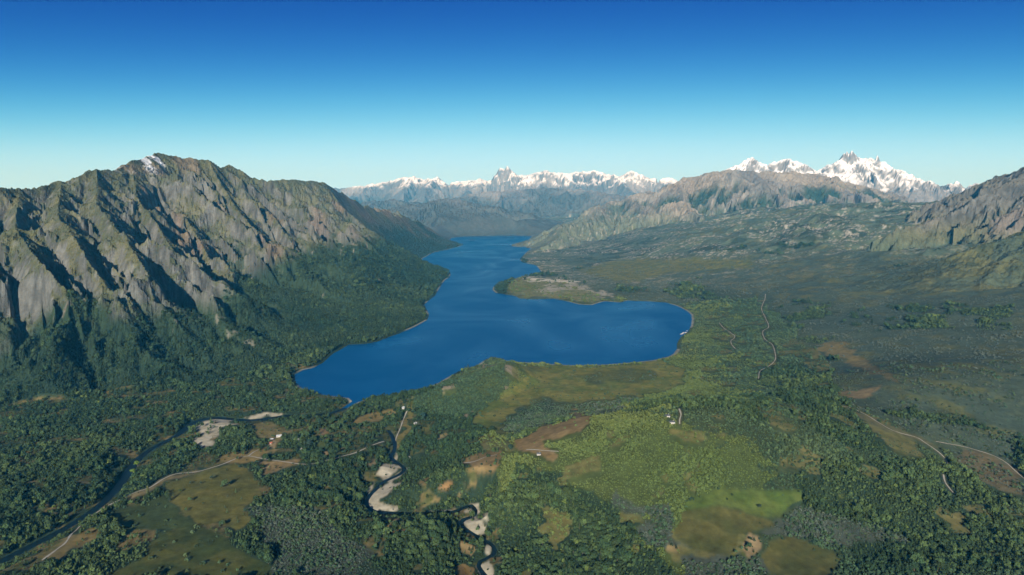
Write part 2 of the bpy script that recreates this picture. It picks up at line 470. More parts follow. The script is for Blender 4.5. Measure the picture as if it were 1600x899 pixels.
# crags
crag = np.zeros(X.shape, F32)
cs = np.where(dist > 9000, 3.0, 1.0)
crag_v = (ridged(xs / (110 * cs), ys / (110 * cs), 301, 6, 0.7) - 0.42) * 56 * cs ** 0.8
rocky = smooth(0.62, 0.25, um + 0.25 * (fbm(xs / 300, ys / 300, 77, 3) - 0.5)) * am.clip(0, 1.1)
H[mt] += crag_v * rocky * (0.35 + 0.65 * smooth(0.0, 0.06, um))
ROCK = np.zeros(X.shape, F32); ROCK[mt] = rocky
UU = np.ones(X.shape, F32); UU[mt] = um
del add, sx, sy, gx, gy, crag_v

# small-scale lumps in the lowland
H += (fbm(X / 45, Y / 45, 401, 3) - 0.5) * 3.0 * smooth(20, 150, lk_sd) * smooth(40, 200, rv_d)

# shores, river and stream beds
shore = np.clip(lk_sd, -400, 1e5)
bedl = np.where(shore < 0, np.maximum(shore * 0.05 - 0.4, -9), shore * 0.06 - 0.4)
lw = smooth(70, 5, lk_sd)
sdp = np.clip(lk_sd, 0, 3000)
cap = 2 + 0.16 * sdp + 0.00085 * sdp * sdp
kk = np.clip(0.4 * cap, 0.5, 30)
H = np.where(H > cap - kk, H - np.clip(H - cap + kk, 0, 2 * kk) ** 2 / (4 * kk) - np.clip(H - cap - kk, 0, None), H)
H = np.where(lk_sd < 0, bedl, np.minimum(H, H * (1 - lw) + (bedl + 0.5) * lw)).astype(F32)
RW, SW = 7.2, 4.0
rw_ = RW * (0.85 + 0.4 * fbm(X / 80, Y / 80, 5, 2)); sw_ = SW * (0.75 + 0.6 * fbm(X / 30, Y / 30, 6, 2))
for dd, ww in ((rv_d, rw_), (st_d, sw_)):
    k1 = smooth(60, 14, dd - ww)
    H = np.where(dd < 80, np.minimum(H, H * (1 - k1) + (0.2 + 0.14 * np.clip(dd - ww, 0, 60)) * k1), H)
    H = np.where(dd < ww + 2, np.minimum(H, (dd - ww) * 0.45 + 0.05).clip(-2.2, 99), H)
# the shaded ravine behind the grassy spur
rav = np.array([at(px, py, yy)[:2] for px, py, yy in ((1488,452,3760),(1512,424,3720),(1545,396,3660),(1592,360,3560),(1652,332,3460),(1790,298,3360))])
sl_ = (X > 1800) & (Y > 2600) & (Y < 4400)
dr_ = seg_dist(X[sl_], Y[sl_], rav)
H[sl_] = H[sl_] - 95 * np.exp(-(dr_ / 75) ** 2) * smooth(20, 140, H[sl_])
H = H.astype(F32)

# look-up in the finished land
LR0, LRS = math.log(R0), (NR - 1) / math.log(R1 / R0)
def grid_ij(x, y):
    r = np.hypot(x, y); t = np.arctan2(x, y)
    return np.clip((np.log(np.maximum(r, 1)) - LR0) * LRS, 0, NR - 1.001), np.clip((t - TH[0]) / (TH[1] - TH[0]), 0, NT - 1.001)
def land(x, y, A=None):
    A = H if A is None else A
    i, j = grid_ij(x, y)
    i0 = i.astype(int); j0 = j.astype(int); u = i - i0; v = j - j0
    return (A[i0, j0] * (1 - v) + A[i0, j0 + 1] * v) * (1 - u) + (A[i0 + 1, j0] * (1 - v) + A[i0 + 1, j0 + 1] * v) * u
def cast(px, py):
    """first place on the land that a photo pixel looks at"""
    d = ray(px, py); d = np.atleast_2d(d)
    ts = 720 * (28000 / 720) ** np.linspace(0, 1, 1400)
    out = []
    for q in d:
        x, y, z = q[0] * ts, q[1] * ts, CAM_H + q[2] * ts
        f = z - np.maximum(land(x, y), 0)
        k = np.argmax(f < 0)
        if k > 0:
            w = f[k - 1] / (f[k - 1] - f[k])
            t = ts[k - 1] + (ts[k] - ts[k - 1]) * w
        else: t = ts[-1]
        out.append((q[0] * t, q[1] * t))
    return np.array(out)
# ------------------------------------------------------------------ land cover (georeferenced from the photograph)
PX, PY = project(X, Y, H)
PX = PX.astype(F32); PY = PY.astype(F32)
n_a = fbm(X / 55, Y / 55, 501, 4); n_b = fbm(X / 14, Y / 14, 502, 3); n_c = fbm(X / 260, Y / 260, 503, 4); n_d = fbm(X / 900, Y / 900, 504, 3)
nfa = vnoise(X / 9, Y / 9, 505); nfb = vnoise(X / 31, Y / 31, 506)
gx, gy = grad(H); SL = np.hypot(gx, gy); 
WX = PX + (fbm(X / 40, Y / 40, 511, 4) - 0.5) * 26 + (nfa - .5) * 4; WY = PY + (fbm(X / 40, Y / 40, 512, 4) - 0.5) * 13 + (nfb - .5) * 3

C = np.zeros(X.shape + (3,), F32)
TD = np.zeros(X.shape, F32)            # tree density
TT = np.zeros(X.shape, np.int8)        # tree kind
def lay(mask, rgb):
    m = np.asarray(mask, F32)[..., None]
    C[:] = C * (1 - m) + np.asarray(rgb, F32) * m
def mix(a, b, t):
    return np.asarray(a, F32) * (1 - t[..., None]) + np.asarray(b, F32) * t[..., None]
WX2 = WX + (fbm(X / 120, Y / 120, 513, 3) - 0.5) * 70 + (nfb - .5) * 14; WY2 = WY + (fbm(X / 120, Y / 120, 514, 3) - 0.5) * 34 + (nfa - .5) * 8
def poly(pts, soft=1, loose=False):
    m = (inside(WX2, WY2, pts) if loose else inside(WX, WY, pts)).astype(F32)
    return box(m, soft) if soft else m
def trees(mask, dens, kind):
    g = mask > 0.5
    TD[g] = np.broadcast_to(dens, X.shape)[g]; TT[g] = kind

own = lambda *n: np.isin(owner, [names.index(q) for q in n])
FOREST = mix((0.014, 0.030, 0.020), (0.030, 0.050, 0.024), n_a)
OLIVE = mix((0.040, 0.062, 0.020), (0.075, 0.092, 0.026), n_c)
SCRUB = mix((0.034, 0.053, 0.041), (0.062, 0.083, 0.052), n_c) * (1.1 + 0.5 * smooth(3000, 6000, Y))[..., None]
ROCKC = mix((0.054, 0.058, 0.056), (0.138, 0.142, 0.130), smooth(0.3, 0.7, n_b * 0.5 + n_a * 0.5))
GRASS = mix((0.060, 0.068, 0.030), (0.105, 0.105, 0.048), smooth(0.3, 0.7, n_a))

# lowland default: mixed wood
lay(np.ones(X.shape), FOREST)
TD[:] = 0.93; TT[:] = 0
left = PX < 740 + (PY - 560) * 0.2
# --- right-hand country
rz = ~left
lay(rz, OLIVE)
trees(rz, 0.9, 2)
gr = rz & (PX + 320 * (n_c - .5) + 180 * (n_a - .5) + 150 * (nfa - .5) > np.interp(PY, [450, 640, 720, 800], [1090, 1110, 1150, 1100]))
TT[gr] = 4; lay(gr * 1.0, mix((0.026, 0.042, 0.022), (0.048, 0.064, 0.026), n_c))
# slate-coloured burnt scrub further up and to the right
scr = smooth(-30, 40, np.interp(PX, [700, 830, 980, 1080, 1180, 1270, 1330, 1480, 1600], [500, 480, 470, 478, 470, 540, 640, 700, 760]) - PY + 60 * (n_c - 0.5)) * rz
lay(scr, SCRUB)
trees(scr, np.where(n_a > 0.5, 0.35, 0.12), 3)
g_ = scr * smooth(0.52, 0.66, n_a * 0.6 + n_d * 0.4) * 0.75
lay(g_, mix((0.070, 0.088, 0.030), (0.12, 0.115, 0.04), n_b))
g_ = scr * smooth(0.50, 0.56, fbm(X / 130, Y / 130, 531, 4)) * smooth(0.58, 0.44, n_d) * 0.85
lay(g_, (0.030, 0.046, 0.030))
TD[g_ > 0.4] = 0.8; TT[g_ > 0.4] = 0
# pale rock outcrops scattered in the burnt country (beyond about 4.5 km)
oc = smooth(0.56, 0.66, n_b * 0.45 + n_a * 0.4 + nfa * 0.2) * scr * smooth(3300, 5200, Y) * smooth(0.30, 0.55, n_c)
lay(oc * 0.9, (0.30, 0.295, 0.26)); 

hd = poly([(640,628),(690,597),(745,570),(765,556),(808,566),(800,600),(760,634),(735,655),(700,652),(665,645)], 1)
trees(hd, 0.95, 4); lay(hd, OLIVE)
cl = hd * smooth(0.55, 0.66, n_a) * (PX > 690); lay(cl * .9, (0.20, 0.17, 0.12)); TD[cl > .5] = .15
# --- mountains
is_m = owner >= 0
um_ = UU
def treeline(name_px, line_px, line_py, amp):
    return smooth(-18, 18, PY - np.interp(PX, line_px, line_py) + amp * (n_a * 0.6 + n_c * 0.8 - 0.7) * 2)
# left pair
mL = own('mountain_left', 'mountain_left_far') | ((owner < 0) & left & (H > 60))
fo = treeline('l', [-200, 0, 60, 120, 200, 260, 330, 400, 480, 560, 620, 700], [590, 560, 505, 470, 490, 470, 470, 425, 395, 372, 352, 362], 34)
hi = mix((0.070, 0.080, 0.044), ROCKC, smooth(0.38, 0.62, n_b * 0.45 + n_a * 0.4 + (np.clip(SL, 0, 2) - 1.0) * 0.28))
hi = mix(hi, GRASS, smooth(0.44, 0.60, n_c * 0.5 + n_a * 0.5) * smooth(2.2, 1.0, SL) * 0.85)
red = smooth(0.60, 0.72, fbm(X / 240, Y / 240, 541, 3)) * smooth(0.55, 0.2, UU)
hi = mix(hi, np.broadcast_to(np.array((0.17, 0.125, 0.095), F32), hi.shape), red * 0.5)
mix_l = mix(hi, FOREST, fo)
scree = np.maximum(smooth(0.62, 0.70, fbm(X / 90, Y / 320, 543, 3)), smooth(.70, .80, vnoise(SA / 38 + 1.5 * n_a, UU * 2, 545)) * smooth(0.3, 0.5, n_c)) * (1 - fo) * smooth(0.85, 0.5, SL) * smooth(0.2, 0.45, UU)
mix_l = mix(mix_l, np.broadcast_to(np.array((0.185, 0.19, 0.165), F32), hi.shape), scree * 0.75)
# dark beech climbing the gullies
gul = smooth(-6, -26, RELIEF) * smooth(0.45, 0.6, n_a) * (1 - fo) * smooth(0.15, 0.3, UU)
mix_l = mix(mix_l, FOREST, gul * 0.85)
# outcrops within the forest
ocl = smooth(0.66, 0.74, n_a * 0.55 + n_b * 0.3 + (np.clip(SL, 0, 1.0) - 0.5) * 0.2) * fo * smooth(720, 430, PY)
mix_l = mix(mix_l, np.broadcast_to(np.array((0.17, 0.16, 0.135), F32), hi.shape), ocl * 0.8)
C[mL] = mix_l[mL]
tdl = fo * (1 - ocl) * 0.97
TD[mL] = tdl[mL]; TT[mL] = 1
TD[mL & (gul > 0.5)] = 0.7
# right front
mR = own('mountain_right')
hr = mix((0.12, 0.115, 0.085), ROCKC * 0.92, smooth(0.3, 0.6, n_b * 0.4 + n_a * 0.4 + (SL - 0.55) * 0.4))
hr = mix(hr, np.broadcast_to(np.array((0.165, 0.145, 0.125), F32), hr.shape), smooth(0.55, 0.7, fbm(X / 200, Y / 200, 551, 3)) * 0.6)
hr = mix(hr, np.broadcast_to(np.array((0.105, 0.108, 0.050), F32), hr.shape), smooth(480, 300, H + 260 * (n_c - 0.5)) * 0.8)
hr = mix(hr, SCRUB, smooth(360, 180, H + 160 * (n_a - 0.5)))
C[mR] = hr[mR]; TD[mR] = 0
mF = own('hill_right_front')
hf = mix((0.042, 0.055, 0.030), (0.090, 0.095, 0.040), smooth(0.35, 0.65, n_a * 0.6 + n_c * 0.4))
hf = mix(hf, SCRUB, smooth(0.5, 0.62, fbm(X / 150, Y / 150, 555, 3)) * 0.8)
C[mF] = hf[mF]; TD[mF] = 0.15; TT[mF] = 3
mM = own('hill_right_middle')
hm = mix(SCRUB, np.broadcast_to(np.array((0.17, 0.16, 0.12), F32), hf.shape), smooth(0.52, 0.66, n_b * 0.5 + n_a * 0.5) * 0.7)
hm = mix(hm, FOREST, smooth(0.5, 0.58, fbm(X / 350, Y / 350, 557, 3)) * 0.85)
C[mM] = hm[mM]; TD[mM] = 0
mC = own('mountain_center_right', 'mountain_snow_shoulder', 'mountain_snow_peaks')
hc = mix((0.125, 0.122, 0.115), (0.195, 0.188, 0.17), smooth(0.35, 0.65, fbm(X / 500, Y / 500, 561, 4)))
hc = mix(hc, np.broadcast_to(np.array((0.25, 0.215, 0.165), F32), hc.shape), smooth(0.45, 0.12, UU) * smooth(0.4, 0.6, n_d) * 0.6)
low = smooth(900, 620, H + 420 * (fbm(X / 420, Y / 420, 563, 3) - 0.5))
gl = smooth(20, -50, RELIEF) 
hc = mix(hc, FOREST * 1.1, low * gl * smooth(0.40, 0.5, fbm(X / 600, Y / 600, 565, 3)))
hc = mix(hc, SCRUB * np.array((1.15, 1.0, 1.0), F32), smooth(500, 270, H + 300 * (n_c - .5)) * .9)
hc = mix(hc, np.broadcast_to(np.array((0.26, 0.25, 0.22), F32), hc.shape), smooth(0.62, 0.7, n_b * 0.5 + n_a * 0.5) * smooth(700, 450, H) * 0.7)
pk = own('mountain_snow_peaks', 'mountain_snow_shoulder')
hc[pk] = mix((0.13, 0.135, 0.14), (0.21, 0.21, 0.205), n_a)[pk]
C[mC] = hc[mC]; TD[mC] = 0
mX = own('far_range', 'foothills_far', 'foothill_lake_head')
hx_ = mix((0.10, 0.11, 0.115), (0.19, 0.19, 0.185), smooth(0.35, 0.65, fbm(X / 600, Y / 600, 571, 4)))
hx_ = mix(hx_, np.array((0.042, 0.052, 0.046), F32) * (0.6 + n_a)[..., None], smooth(950, 450, H + 700 * (fbm(X / 900, Y / 900, 573, 3) - 0.5)) * 0.85)
C[mX] = hx_[mX]; TD[mX] = 0
# snow by height, steepness and drift
SNOW = np.zeros(X.shape, F32)
drift = fbm(X / 260, Y / 260, 581, 4) - 0.5
for nm, line, wd in (('far_range', 1130, 220), ('mountain_snow_peaks', 860, 260), ('mountain_snow_shoulder', 1010, 220), ('mountain_left', 765, 60), ('mountain_center_right', 1180, 200), ('foothills_far', 1250, 150)):
    g = own(nm)
    s_ = smooth(line - wd * 0.3, line + wd * 0.45, H + drift * wd * 2.2)
    s_ = s_ * smooth(1.45, 0.75, SL + drift * 0.9 + (fbm(X / 70, Y / 70, 585, 3) - .5) * 1.3)
    if nm == 'mountain_left': s_ = smooth(640, 720, H) * smooth(0.52, 0.58, fbm(X / 45, Y / 45, 583, 3)) * smooth(165, 185, PX) * smooth(262, 248, PX) * smooth(285, 268, PY)
    if nm == 'far_range': s_ = s_ * smooth(1.0, 0.5, SL * .8 + drift * 1.2)
    SNOW[g] = s_[g]
C[:] = mix(C, np.broadcast_to(np.array((0.70, 0.73, 0.77), F32), C.shape), SNOW)

opn = smooth(0.57, 0.66, fbm(X / 38, Y / 38, 591, 4)) * (owner < 0) * (Y < 2100) * (PX < 900) * (TT == 0) * smooth(8, 25, lk_sd)
lay(opn * .9, mix((0.07, 0.078, 0.026), (0.17, 0.13, 0.055), smooth(.42, .62, n_c * .5 + n_b * .5))); TD[opn > .5] = .22
opn = smooth(0.60, 0.70, fbm(X / 60, Y / 60, 593, 4)) * (owner < 0) * (Y < 3300) * (PX >= 800) * smooth(8, 25, lk_sd) * (scr < .5)
lay(opn * .85, mix((0.08, 0.09, 0.03), (0.15, 0.13, 0.05), n_b)); TD[opn > .5] = .3
# --- meadows, bogs, sand, seen in the photograph
low_g = (owner < 0) | (UU > 0.8)
MEADOWS = [
 # (outline, colour a, colour b, tree density, tree kind)
 ([(735,655),(760,634),(800,605),(822,588),(803,570),(860,571),(950,573),(1042,564),(1066,578),(1066,596),(1040,608),(1000,622),(958,640),(905,646),(850,638),(820,655),(800,682),(772,676)], (0.088,0.115,0.028), (0.150,0.145,0.038), 0.02, 4),
 ([(800,640),(840,622),(905,628),(995,618),(1000,628),(960,645),(905,652),(840,668),(800,682),(785,672)], (0.045,0.062,0.028), (0.07,0.085,0.032), 0.55, 3),
 ([(900,585),(960,578),(1020,576),(1025,590),(985,600),(920,598)], (0.060,0.078,0.028), (0.09,0.1,0.03), 0.12, 3),
 ([(797,690),(828,682),(850,666),(885,662),(896,655),(893,643),(915,644),(923,658),(912,672),(880,681),(842,690),(872,706),(866,720),(832,706),(800,700)], (0.175,0.125,0.056), (0.235,0.17,0.075), 0.01, 2),
 ([(725,718),(748,708),(778,705),(788,722),(768,738),(742,741)], (0.15,0.110,0.050), (0.2,0.14,0.06), 0.12, 0),
 ([(738,690),(758,678),(785,688),(800,702),(760,704)], (0.10,0.105,0.040), (0.14,0.13,0.05), 0.2, 2),
 ([(256,768),(262,752),(300,742),(345,733),(372,722),(395,738),(406,775),(386,795),(390,815),(365,830),(350,812),(320,820),(288,800)], (0.090,0.092,0.024), (0.125,0.115,0.030), 0.01, 0),
 ([(235,865),(245,832),(290,822),(318,822),(352,840),(378,860),(420,880),(440,905),(160,905),(200,885)], (0.040,0.056,0.016), (0.075,0.080,0.020), 0.02, 4),
 ([(170,800),(215,788),(252,772),(286,802),(320,822),(285,826),(245,826),(200,835)], (0.040,0.058,0.020), (0.05,0.07,0.022), 0.03, 4),
 ([(66,870),(95,858),(120,835),(150,825),(150,840),(110,862),(80,880)], (0.13,0.105,0.042), (0.18,0.14,0.055), 0.05, 0),
 ([(185,845),(205,828),(240,828),(238,845),(205,860),(175,862)], (0.12,0.095,0.04), (0.17,0.13,0.05), 0.35, 0),
 ([(195,780),(230,762),(262,742),(305,731),(318,736),(275,745),(235,765),(200,782)], (0.15,0.125,0.06), (0.19,0.155,0.075), 0.02, 0),
 ([(335,712),(372,706),(405,700),(416,708),(400,722),(360,724)], (0.16,0.125,0.050), (0.21,0.16,0.06), 0.12, 0),
 ([(392,668),(425,660),(444,670),(436,686),(405,684)], (0.13,0.115,0.045), (0.17,0.14,0.055), 0.05, 0),
 ([(418,692),(432,684),(440,694),(428,704)], (0.22,0.17,0.09), (0.26,0.2,0.1), 0.03, 0),
 ([(400,722),(445,718),(470,722),(430,736),(410,740)], (0.17,0.125,0.055), (0.22,0.16,0.07), 0.2, 0),
 ([(548,660),(580,645),(612,640),(614,648),(585,658),(560,664)], (0.15,0.12,0.045), (0.19,0.15,0.06), 0.05, 0),
 ([(500,672),(514,672),(514,678),(498,680)], (0.2,0.14,0.07), (0.22,0.16,0.08), 0.0, 0),
 ([(485,688),(500,686),(512,694),(495,706)], (0.060,0.085,0.024), (0.08,0.1,0.03), 0.02, 0),
 ([(500,705),(512,704),(518,710),(505,714)], (0.18,0.13,0.06), (0.22,0.16,0.08), 0.0, 0),
 ([(565,722),(590,712),(592,718),(580,726)], (0.2,0.165,0.09), (0.26,0.22,0.13), 0.0, 0),
 ([(643,617),(651,618),(644,640),(636,668),(630,690),(624,702),(616,701),(621,680),(630,655)], (0.10,0.105,0.032), (0.145,0.12,0.042), 0.0, 0),
 ([(655,668),(672,660),(670,672),(640,678)], (0.09,0.1,0.035), (0.12,0.12,0.04), 0.05, 0),
 ([(680,682),(700,674),(698,680),(684,686)], (0.2,0.16,0.07), (0.24,0.2,0.09), 0.0, 0),
 ([(597,806),(618,808),(632,820),(640,832),(612,836),(598,822)], (0.15,0.11,0.05), (0.2,0.14,0.06), 0.25, 0),
 ([(680,764),(700,752),(708,758),(690,768)], (0.24,0.135,0.06), (0.26,0.16,0.07), 0.05, 0),
 ([(720,846),(738,842),(746,858),(735,868),(722,862)], (0.16,0.12,0.055), (0.2,0.15,0.07), 0.3, 0),
 ([(702,882),(722,880),(745,888),(745,905),(715,900)], (0.2,0.14,0.055), (0.25,0.17,0.065), 0.1, 0),
 ([(1064,800),(1082,775),(1140,766),(1200,768),(1254,766),(1260,782),(1232,792),(1222,808),(1185,806),(1130,792)], (0.050,0.082,0.018), (0.075,0.1,0.024), 0.02, 4),
 ([(1060,830),(1066,800),(1130,794),(1190,808),(1212,820),(1180,834),(1158,838),(1150,862),(1120,868),(1085,856),(1066,842)], (0.052,0.058,0.018), (0.076,0.074,0.023), 0.008, 4),
 ([(1196,862),(1206,846),(1240,840),(1278,852),(1306,868),(1302,890),(1290,905),(1205,898),(1196,880)], (0.050,0.057,0.018), (0.074,0.072,0.022), 0.008, 4),
 ([(1165,848),(1180,834),(1194,842),(1190,862),(1170,870)], (0.17,0.13,0.07), (0.2,0.15,0.08), 0.15, 0),
 ([(1040,858),(1050,850),(1068,855),(1060,864),(1042,864)], (0.2,0.15,0.065), (0.22,0.17,0.08), 0.1, 0),
 ([(1300,776),(1318,772),(1320,780),(1302,780)], (0.075,0.1,0.026), (0.09,0.11,0.03), 0.0, 0),
 ([(1480,805),(1500,798),(1510,808),(1490,818)], (0.11,0.1,0.035), (0.13,0.12,0.045), 0.1, 0),
 ([(1275,540),(1310,535),(1345,560),(1400,592),(1402,598),(1350,580),(1320,565),(1285,552)], (0.13,0.115,0.055), (0.15,0.125,0.05), 0.02, 3),
 ([(1310,612),(1345,606),(1372,598),(1376,612),(1350,622),(1320,620)], (0.16,0.125,0.065), (0.18,0.14,0.07), 0.03, 3),
 ([(1500,700),(1540,705),(1590,735),(1600,780),(1560,770),(1530,745),(1505,725)], (0.085,0.078,0.045), (0.11,0.092,0.05), 0.25, 3),
 ([(1330,638),(1380,662),(1430,680),(1480,700),(1440,690),(1380,672),(1335,648)], (0.085,0.085,0.04), (0.11,0.10,0.05), 0.1, 3),
 ([(790,446),(815,434),(860,438),(900,440),(925,452),(940,466),(925,474),(890,468),(830,464),(800,458)], (0.11,0.125,0.05), (0.16,0.16,0.075), 0.15, 2),
 ([(815,432),(860,436),(900,439),(905,443),(850,441),(820,437)], (0.40,0.39,0.33), (0.46,0.44,0.38), 0.0, 0),
 ([(830,456),(880,448),(900,443),(935,455),(970,468),(940,462),(900,450),(860,457)], (0.24,0.235,0.19), (0.28,0.27,0.22), 0.1, 3),
 ([(905,425),(960,408),(1080,402),(1180,408),(1170,420),(1050,424),(1000,440),(960,440)], (0.085,0.105,0.034), (0.14,0.14,0.045), 0.15, 3),
 ([(855,446),(862,440),(866,452),(860,456)], (0.3,0.29,0.24), (0.33,0.3,0.25), 0.0, 0),
]
for (pts, ca, cb, dens, kind) in MEADOWS:
    m = poly(pts)
    lay(m, mix(ca, cb, smooth(0.36, 0.64, n_a * 0.45 + nfb * 0.25 + n_b * .3)))
    trees(m, dens, kind)
    m2 = box(m, 5); eg = (m2 > .08) & (m < .6) & (TD > .1); TD[eg] *= .75
    eg = (m > .5) & (m2 < .8); TD[eg] = np.maximum(TD[eg], .16)
# pale grey shrubs round the bogs and in the near wood
GREYS = [[(1005,835),(1020,815),(1060,800),(1066,842),(1085,858),(1060,850),(1035,860),(1010,850)],
 [(1062,870),(1120,868),(1195,882),(1270,905),(1050,905)], [(1215,812),(1260,790),(1310,800),(1400,830),(1420,850),(1300,862),(1275,850),(1236,838),(1190,832)],
 [(400,800),(470,790),(540,815),(590,850),(600,905),(420,905),(395,850)], [(960,775),(1010,800),(1060,790),(1060,800),(1010,815),(950,800)]]
for pts in GREYS:
    m = poly(pts, 1, True) * (TD > 0.04)
    lay(m, mix((0.040, 0.052, 0.038), (0.062, 0.074, 0.054), n_b)); trees(m, 0.93, 3)
# dark wood at the foot of the olive hill, and behind it; the last strip paints the shadow behind its crest as dark wood
for pts in [[(560,905),(620,830),(760,800),(800,740),(860,740),(900,770),(960,800),(1010,820),(1000,850),(1050,905)],
            [(1230,790),(1260,740),(1330,720),(1480,720),(1600,790),(1600,905),(1320,905),(1330,860),(1420,840),(1300,800)],
            [(790,655),(800,640),(850,632),(900,640),(905,660),(880,664),(850,668),(820,684),(800,690),(785,690)],
            [(1185,590),(1260,560),(1330,590),(1310,612),(1380,660),(1400,700),(1330,700),(1260,650)],
            [(1020,640),(1060,630),(1200,620),(1190,650),(1100,640)], [(960,650),(1000,632),(1070,612),(1075,625),(1000,648)]]:
    m = poly(pts, 2, True) * (TD > 0.5)
    lay(m, FOREST); 
    g = m > 0.5; TT[g & (TT != 3)] = 0; TD[g] = np.maximum(TD[g], 0.9)
# sand and gravel
SANDS = [[(303,668),(312,660),(326,656),(346,656),(360,660),(374,661),(354,668),(346,677),(330,684),(316,682),(308,676)], [(305,690),(325,682),(345,680),(330,694),(312,697)],
 [(380,655),(405,648),(430,645),(445,647),(420,652),(400,656)], [(611,714),(616,706),(620,714),(619,722),(613,720)], [(591,726),(612,724),(626,731),(621,738),(606,746),(598,748),(590,738)],
 [(608,752),(622,744),(634,734),(630,744),(614,756)], [(574,790),(584,774),(598,760),(612,754),(622,760),(606,775),(598,788),(618,794),(616,800),(596,800),(580,797)], [(570,764),(590,754),(584,764),(574,768)],
 [(664,801),(685,798),(706,799),(685,804)], [(728,791),(746,788),(750,800),(742,803),(738,794)], [(722,816),(740,806),(756,812),(757,822),(752,836),(742,834),(730,824)], [(752,802),(762,800),(767,814),(758,810)],
 [(754,852),(767,854),(767,868),(760,866)], [(748,886),(762,874),(772,892),(778,905),(760,905),(752,892)], [(720,800),(736,794),(738,800),(724,806)],
 [(530,619),(546,621),(553,628),(548,629),(540,624)]]
for pts in SANDS:
    m = poly([(a, b) for a, b in pts], 1)
    lay(m, mix((0.33, 0.30, 0.22), (0.44, 0.41, 0.32), n_b)); TD[m > 0.3] = 0.012
# beaches along the lake
bch = smooth(12, 7.5, lk_sd) * smooth(0.42, 0.52, fbm(X / 160, Y / 160, 601, 2)) * (lk_sd > -4)
bs = inside(PX, PY, [(800,555),(1070,545),(1060,575),(800,580)]) & (lk_sd < 20)
bch = np.maximum(bch, bs * smooth(16, 12, lk_sd) * 0.9)
lay(bch * 0.6, (0.30, 0.295, 0.26))
lay((lk_sd < -4) * 1.0, (0.06, 0.09, 0.08))
TD[(lk_sd < 14) | (rv_d < RW + 4) | (st_d < SW + 2.5)] = 0

# --- roads and tracks
ROADS = [
 ('gravel_road', 4.2, [(66,876),(90,858),(105,845),(120,828),(135,812),(150,802),(165,793),(180,785),(200,775),(230,764),(255,749),(275,741),(305,738),(325,733),(350,725),(372,716),(388,713),(405,716),(430,720),(480,726),(510,720),(540,712),(562,705),(600,690)], 'pale gravel road running beside the river past the lower left meadow'),
 ('gravel_track', 3.2, [(637,640),(632,652),(626,668),(620,682),(617,692)], 'pale track along the left edge of the grass strip by the lake'),
 ('gravel_track', 3.4, [(388,713),(396,707),(404,703)], 'short pale spur leaving the gravel road above the meadow'),
 ('gravel_road', 2.8, [(1308,634),(1330,638),(1350,647),(1370,659),(1395,673),(1430,683),(1445,692),(1460,702),(1475,715),(1483,728)], 'pale dirt road descending the wooded slope on the right'),
 ('gravel_road', 2.6, [(1462,690),(1500,697),(1540,708),(1570,722),(1600,748),(1640,775)], 'pale dirt road leaving the frame at the right edge'),
 ('gravel_track', 3.0, [(1474,742),(1477,754),(1484,764),(1491,772)], 'short pale track in dark wood below the right dirt road'),
 ('gravel_track', 3.0, [(1124,505),(1130,512),(1140,519),(1148,526),(1142,533),(1145,541),(1154,548)], 'pale zigzag track on the green slope just right of the lake'),
 ('gravel_track', 3.0, [(1196,460),(1195,468),(1190,482),(1196,497),(1201,511),(1192,518),(1195,530),(1206,538),(1211,552),(1211,563),(1200,573),(1188,580),(1185,592)], 'longest pale winding track on the green slope right of the lake'),
 ('gravel_track', 3.2, [(1061,639),(1064,648),(1062,656),(1062,663)], 'short straight pale track on the crest of the olive hill'),
 ('gravel_track', 3.4, [(720,724),(740,722),(757,715),(776,711)], 'faint pale track across the brown clearing'),
 ('gravel_track', 3.4, [(822,703),(845,704),(873,706)], 'faint pale track across the tan field below the bog'),
]
road_geo = []
for (nm, w, pts, lab) in ROADS:
    g = cast(np.array([p[0] for p in pts]), np.array([p[1] for p in pts]))
    w *= 0.8; c = catmull(g, 5)
    road_geo.append((nm, w, c, lab))
    x0, y0 = c.min(0) - 60; x1, y1 = c.max(0) + 60
    s_ = (X > x0) & (X < x1) & (Y > y0) & (Y < y1)
    d = seg_dist(X[s_], Y[s_], c[::2])
    t = TD[s_]; t[d < w * 0.5 + 4.5] = 0; TD[s_] = t
    cc = C[s_]; m = smooth(w * 0.5 + 3, w * 0.5, d)[:, None] * 0.4
    C[s_] = cc * (1 - m) + np.array((0.15, 0.125, 0.075), F32) * m

# far woods roughen the surface where single trees can no longer be told apart
fuzz = (hsh(np.arange(NR)[:, None].repeat(NT, 1), np.arange(NT)[None].repeat(NR, 0), 9) ** 2) * 9.0 * smooth(0.3, 0.8, TD) * smooth(4700, 5300, np.hypot(X, Y)) * (lk_sd > 20)
H = (H + fuzz).astype(F32)
C = np.clip(C * (0.82 + 0.36 * nfa)[..., None], 0, 0.92)

# ------------------------------------------------------------------ materials
def new_mat(name):
    m = bpy.data.materials.new(name); m.use_nodes = True
    nt = m.node_tree
    b = nt.nodes['Principled BSDF']
    return m, nt, b
def plain(name, rgb, rough=0.8, var=0.15, scale=0.5):
    m, nt, b = new_mat(name)
    no = nt.nodes.new('ShaderNodeTexNoise'); no.inputs['Scale'].default_value = scale; no.inputs['Detail'].default_value = 4
    tc = nt.nodes.new('ShaderNodeTexCoord'); nt.links.new(tc.outputs['Object'], no.inputs['Vector'])
    mr = nt.nodes.new('ShaderNodeMapRange'); mr.inputs['To Min'].default_value = 1 - var * 2; mr.inputs['To Max'].default_value = 1 + var * 2
    nt.links.new(no.outputs['Fac'], mr.inputs['Value'])
    mx = nt.nodes.new('ShaderNodeVectorMath'); mx.operation = 'SCALE'; mx.inputs[0].default_value = rgb
    nt.links.new(mr.outputs[0], mx.inputs['Scale'])
    nt.links.new(mx.outputs[0], b.inputs['Base Color'])
    b.inputs['Roughness'].default_value = rough; b.inputs['Specular IOR Level'].default_value = 0.2
    return m

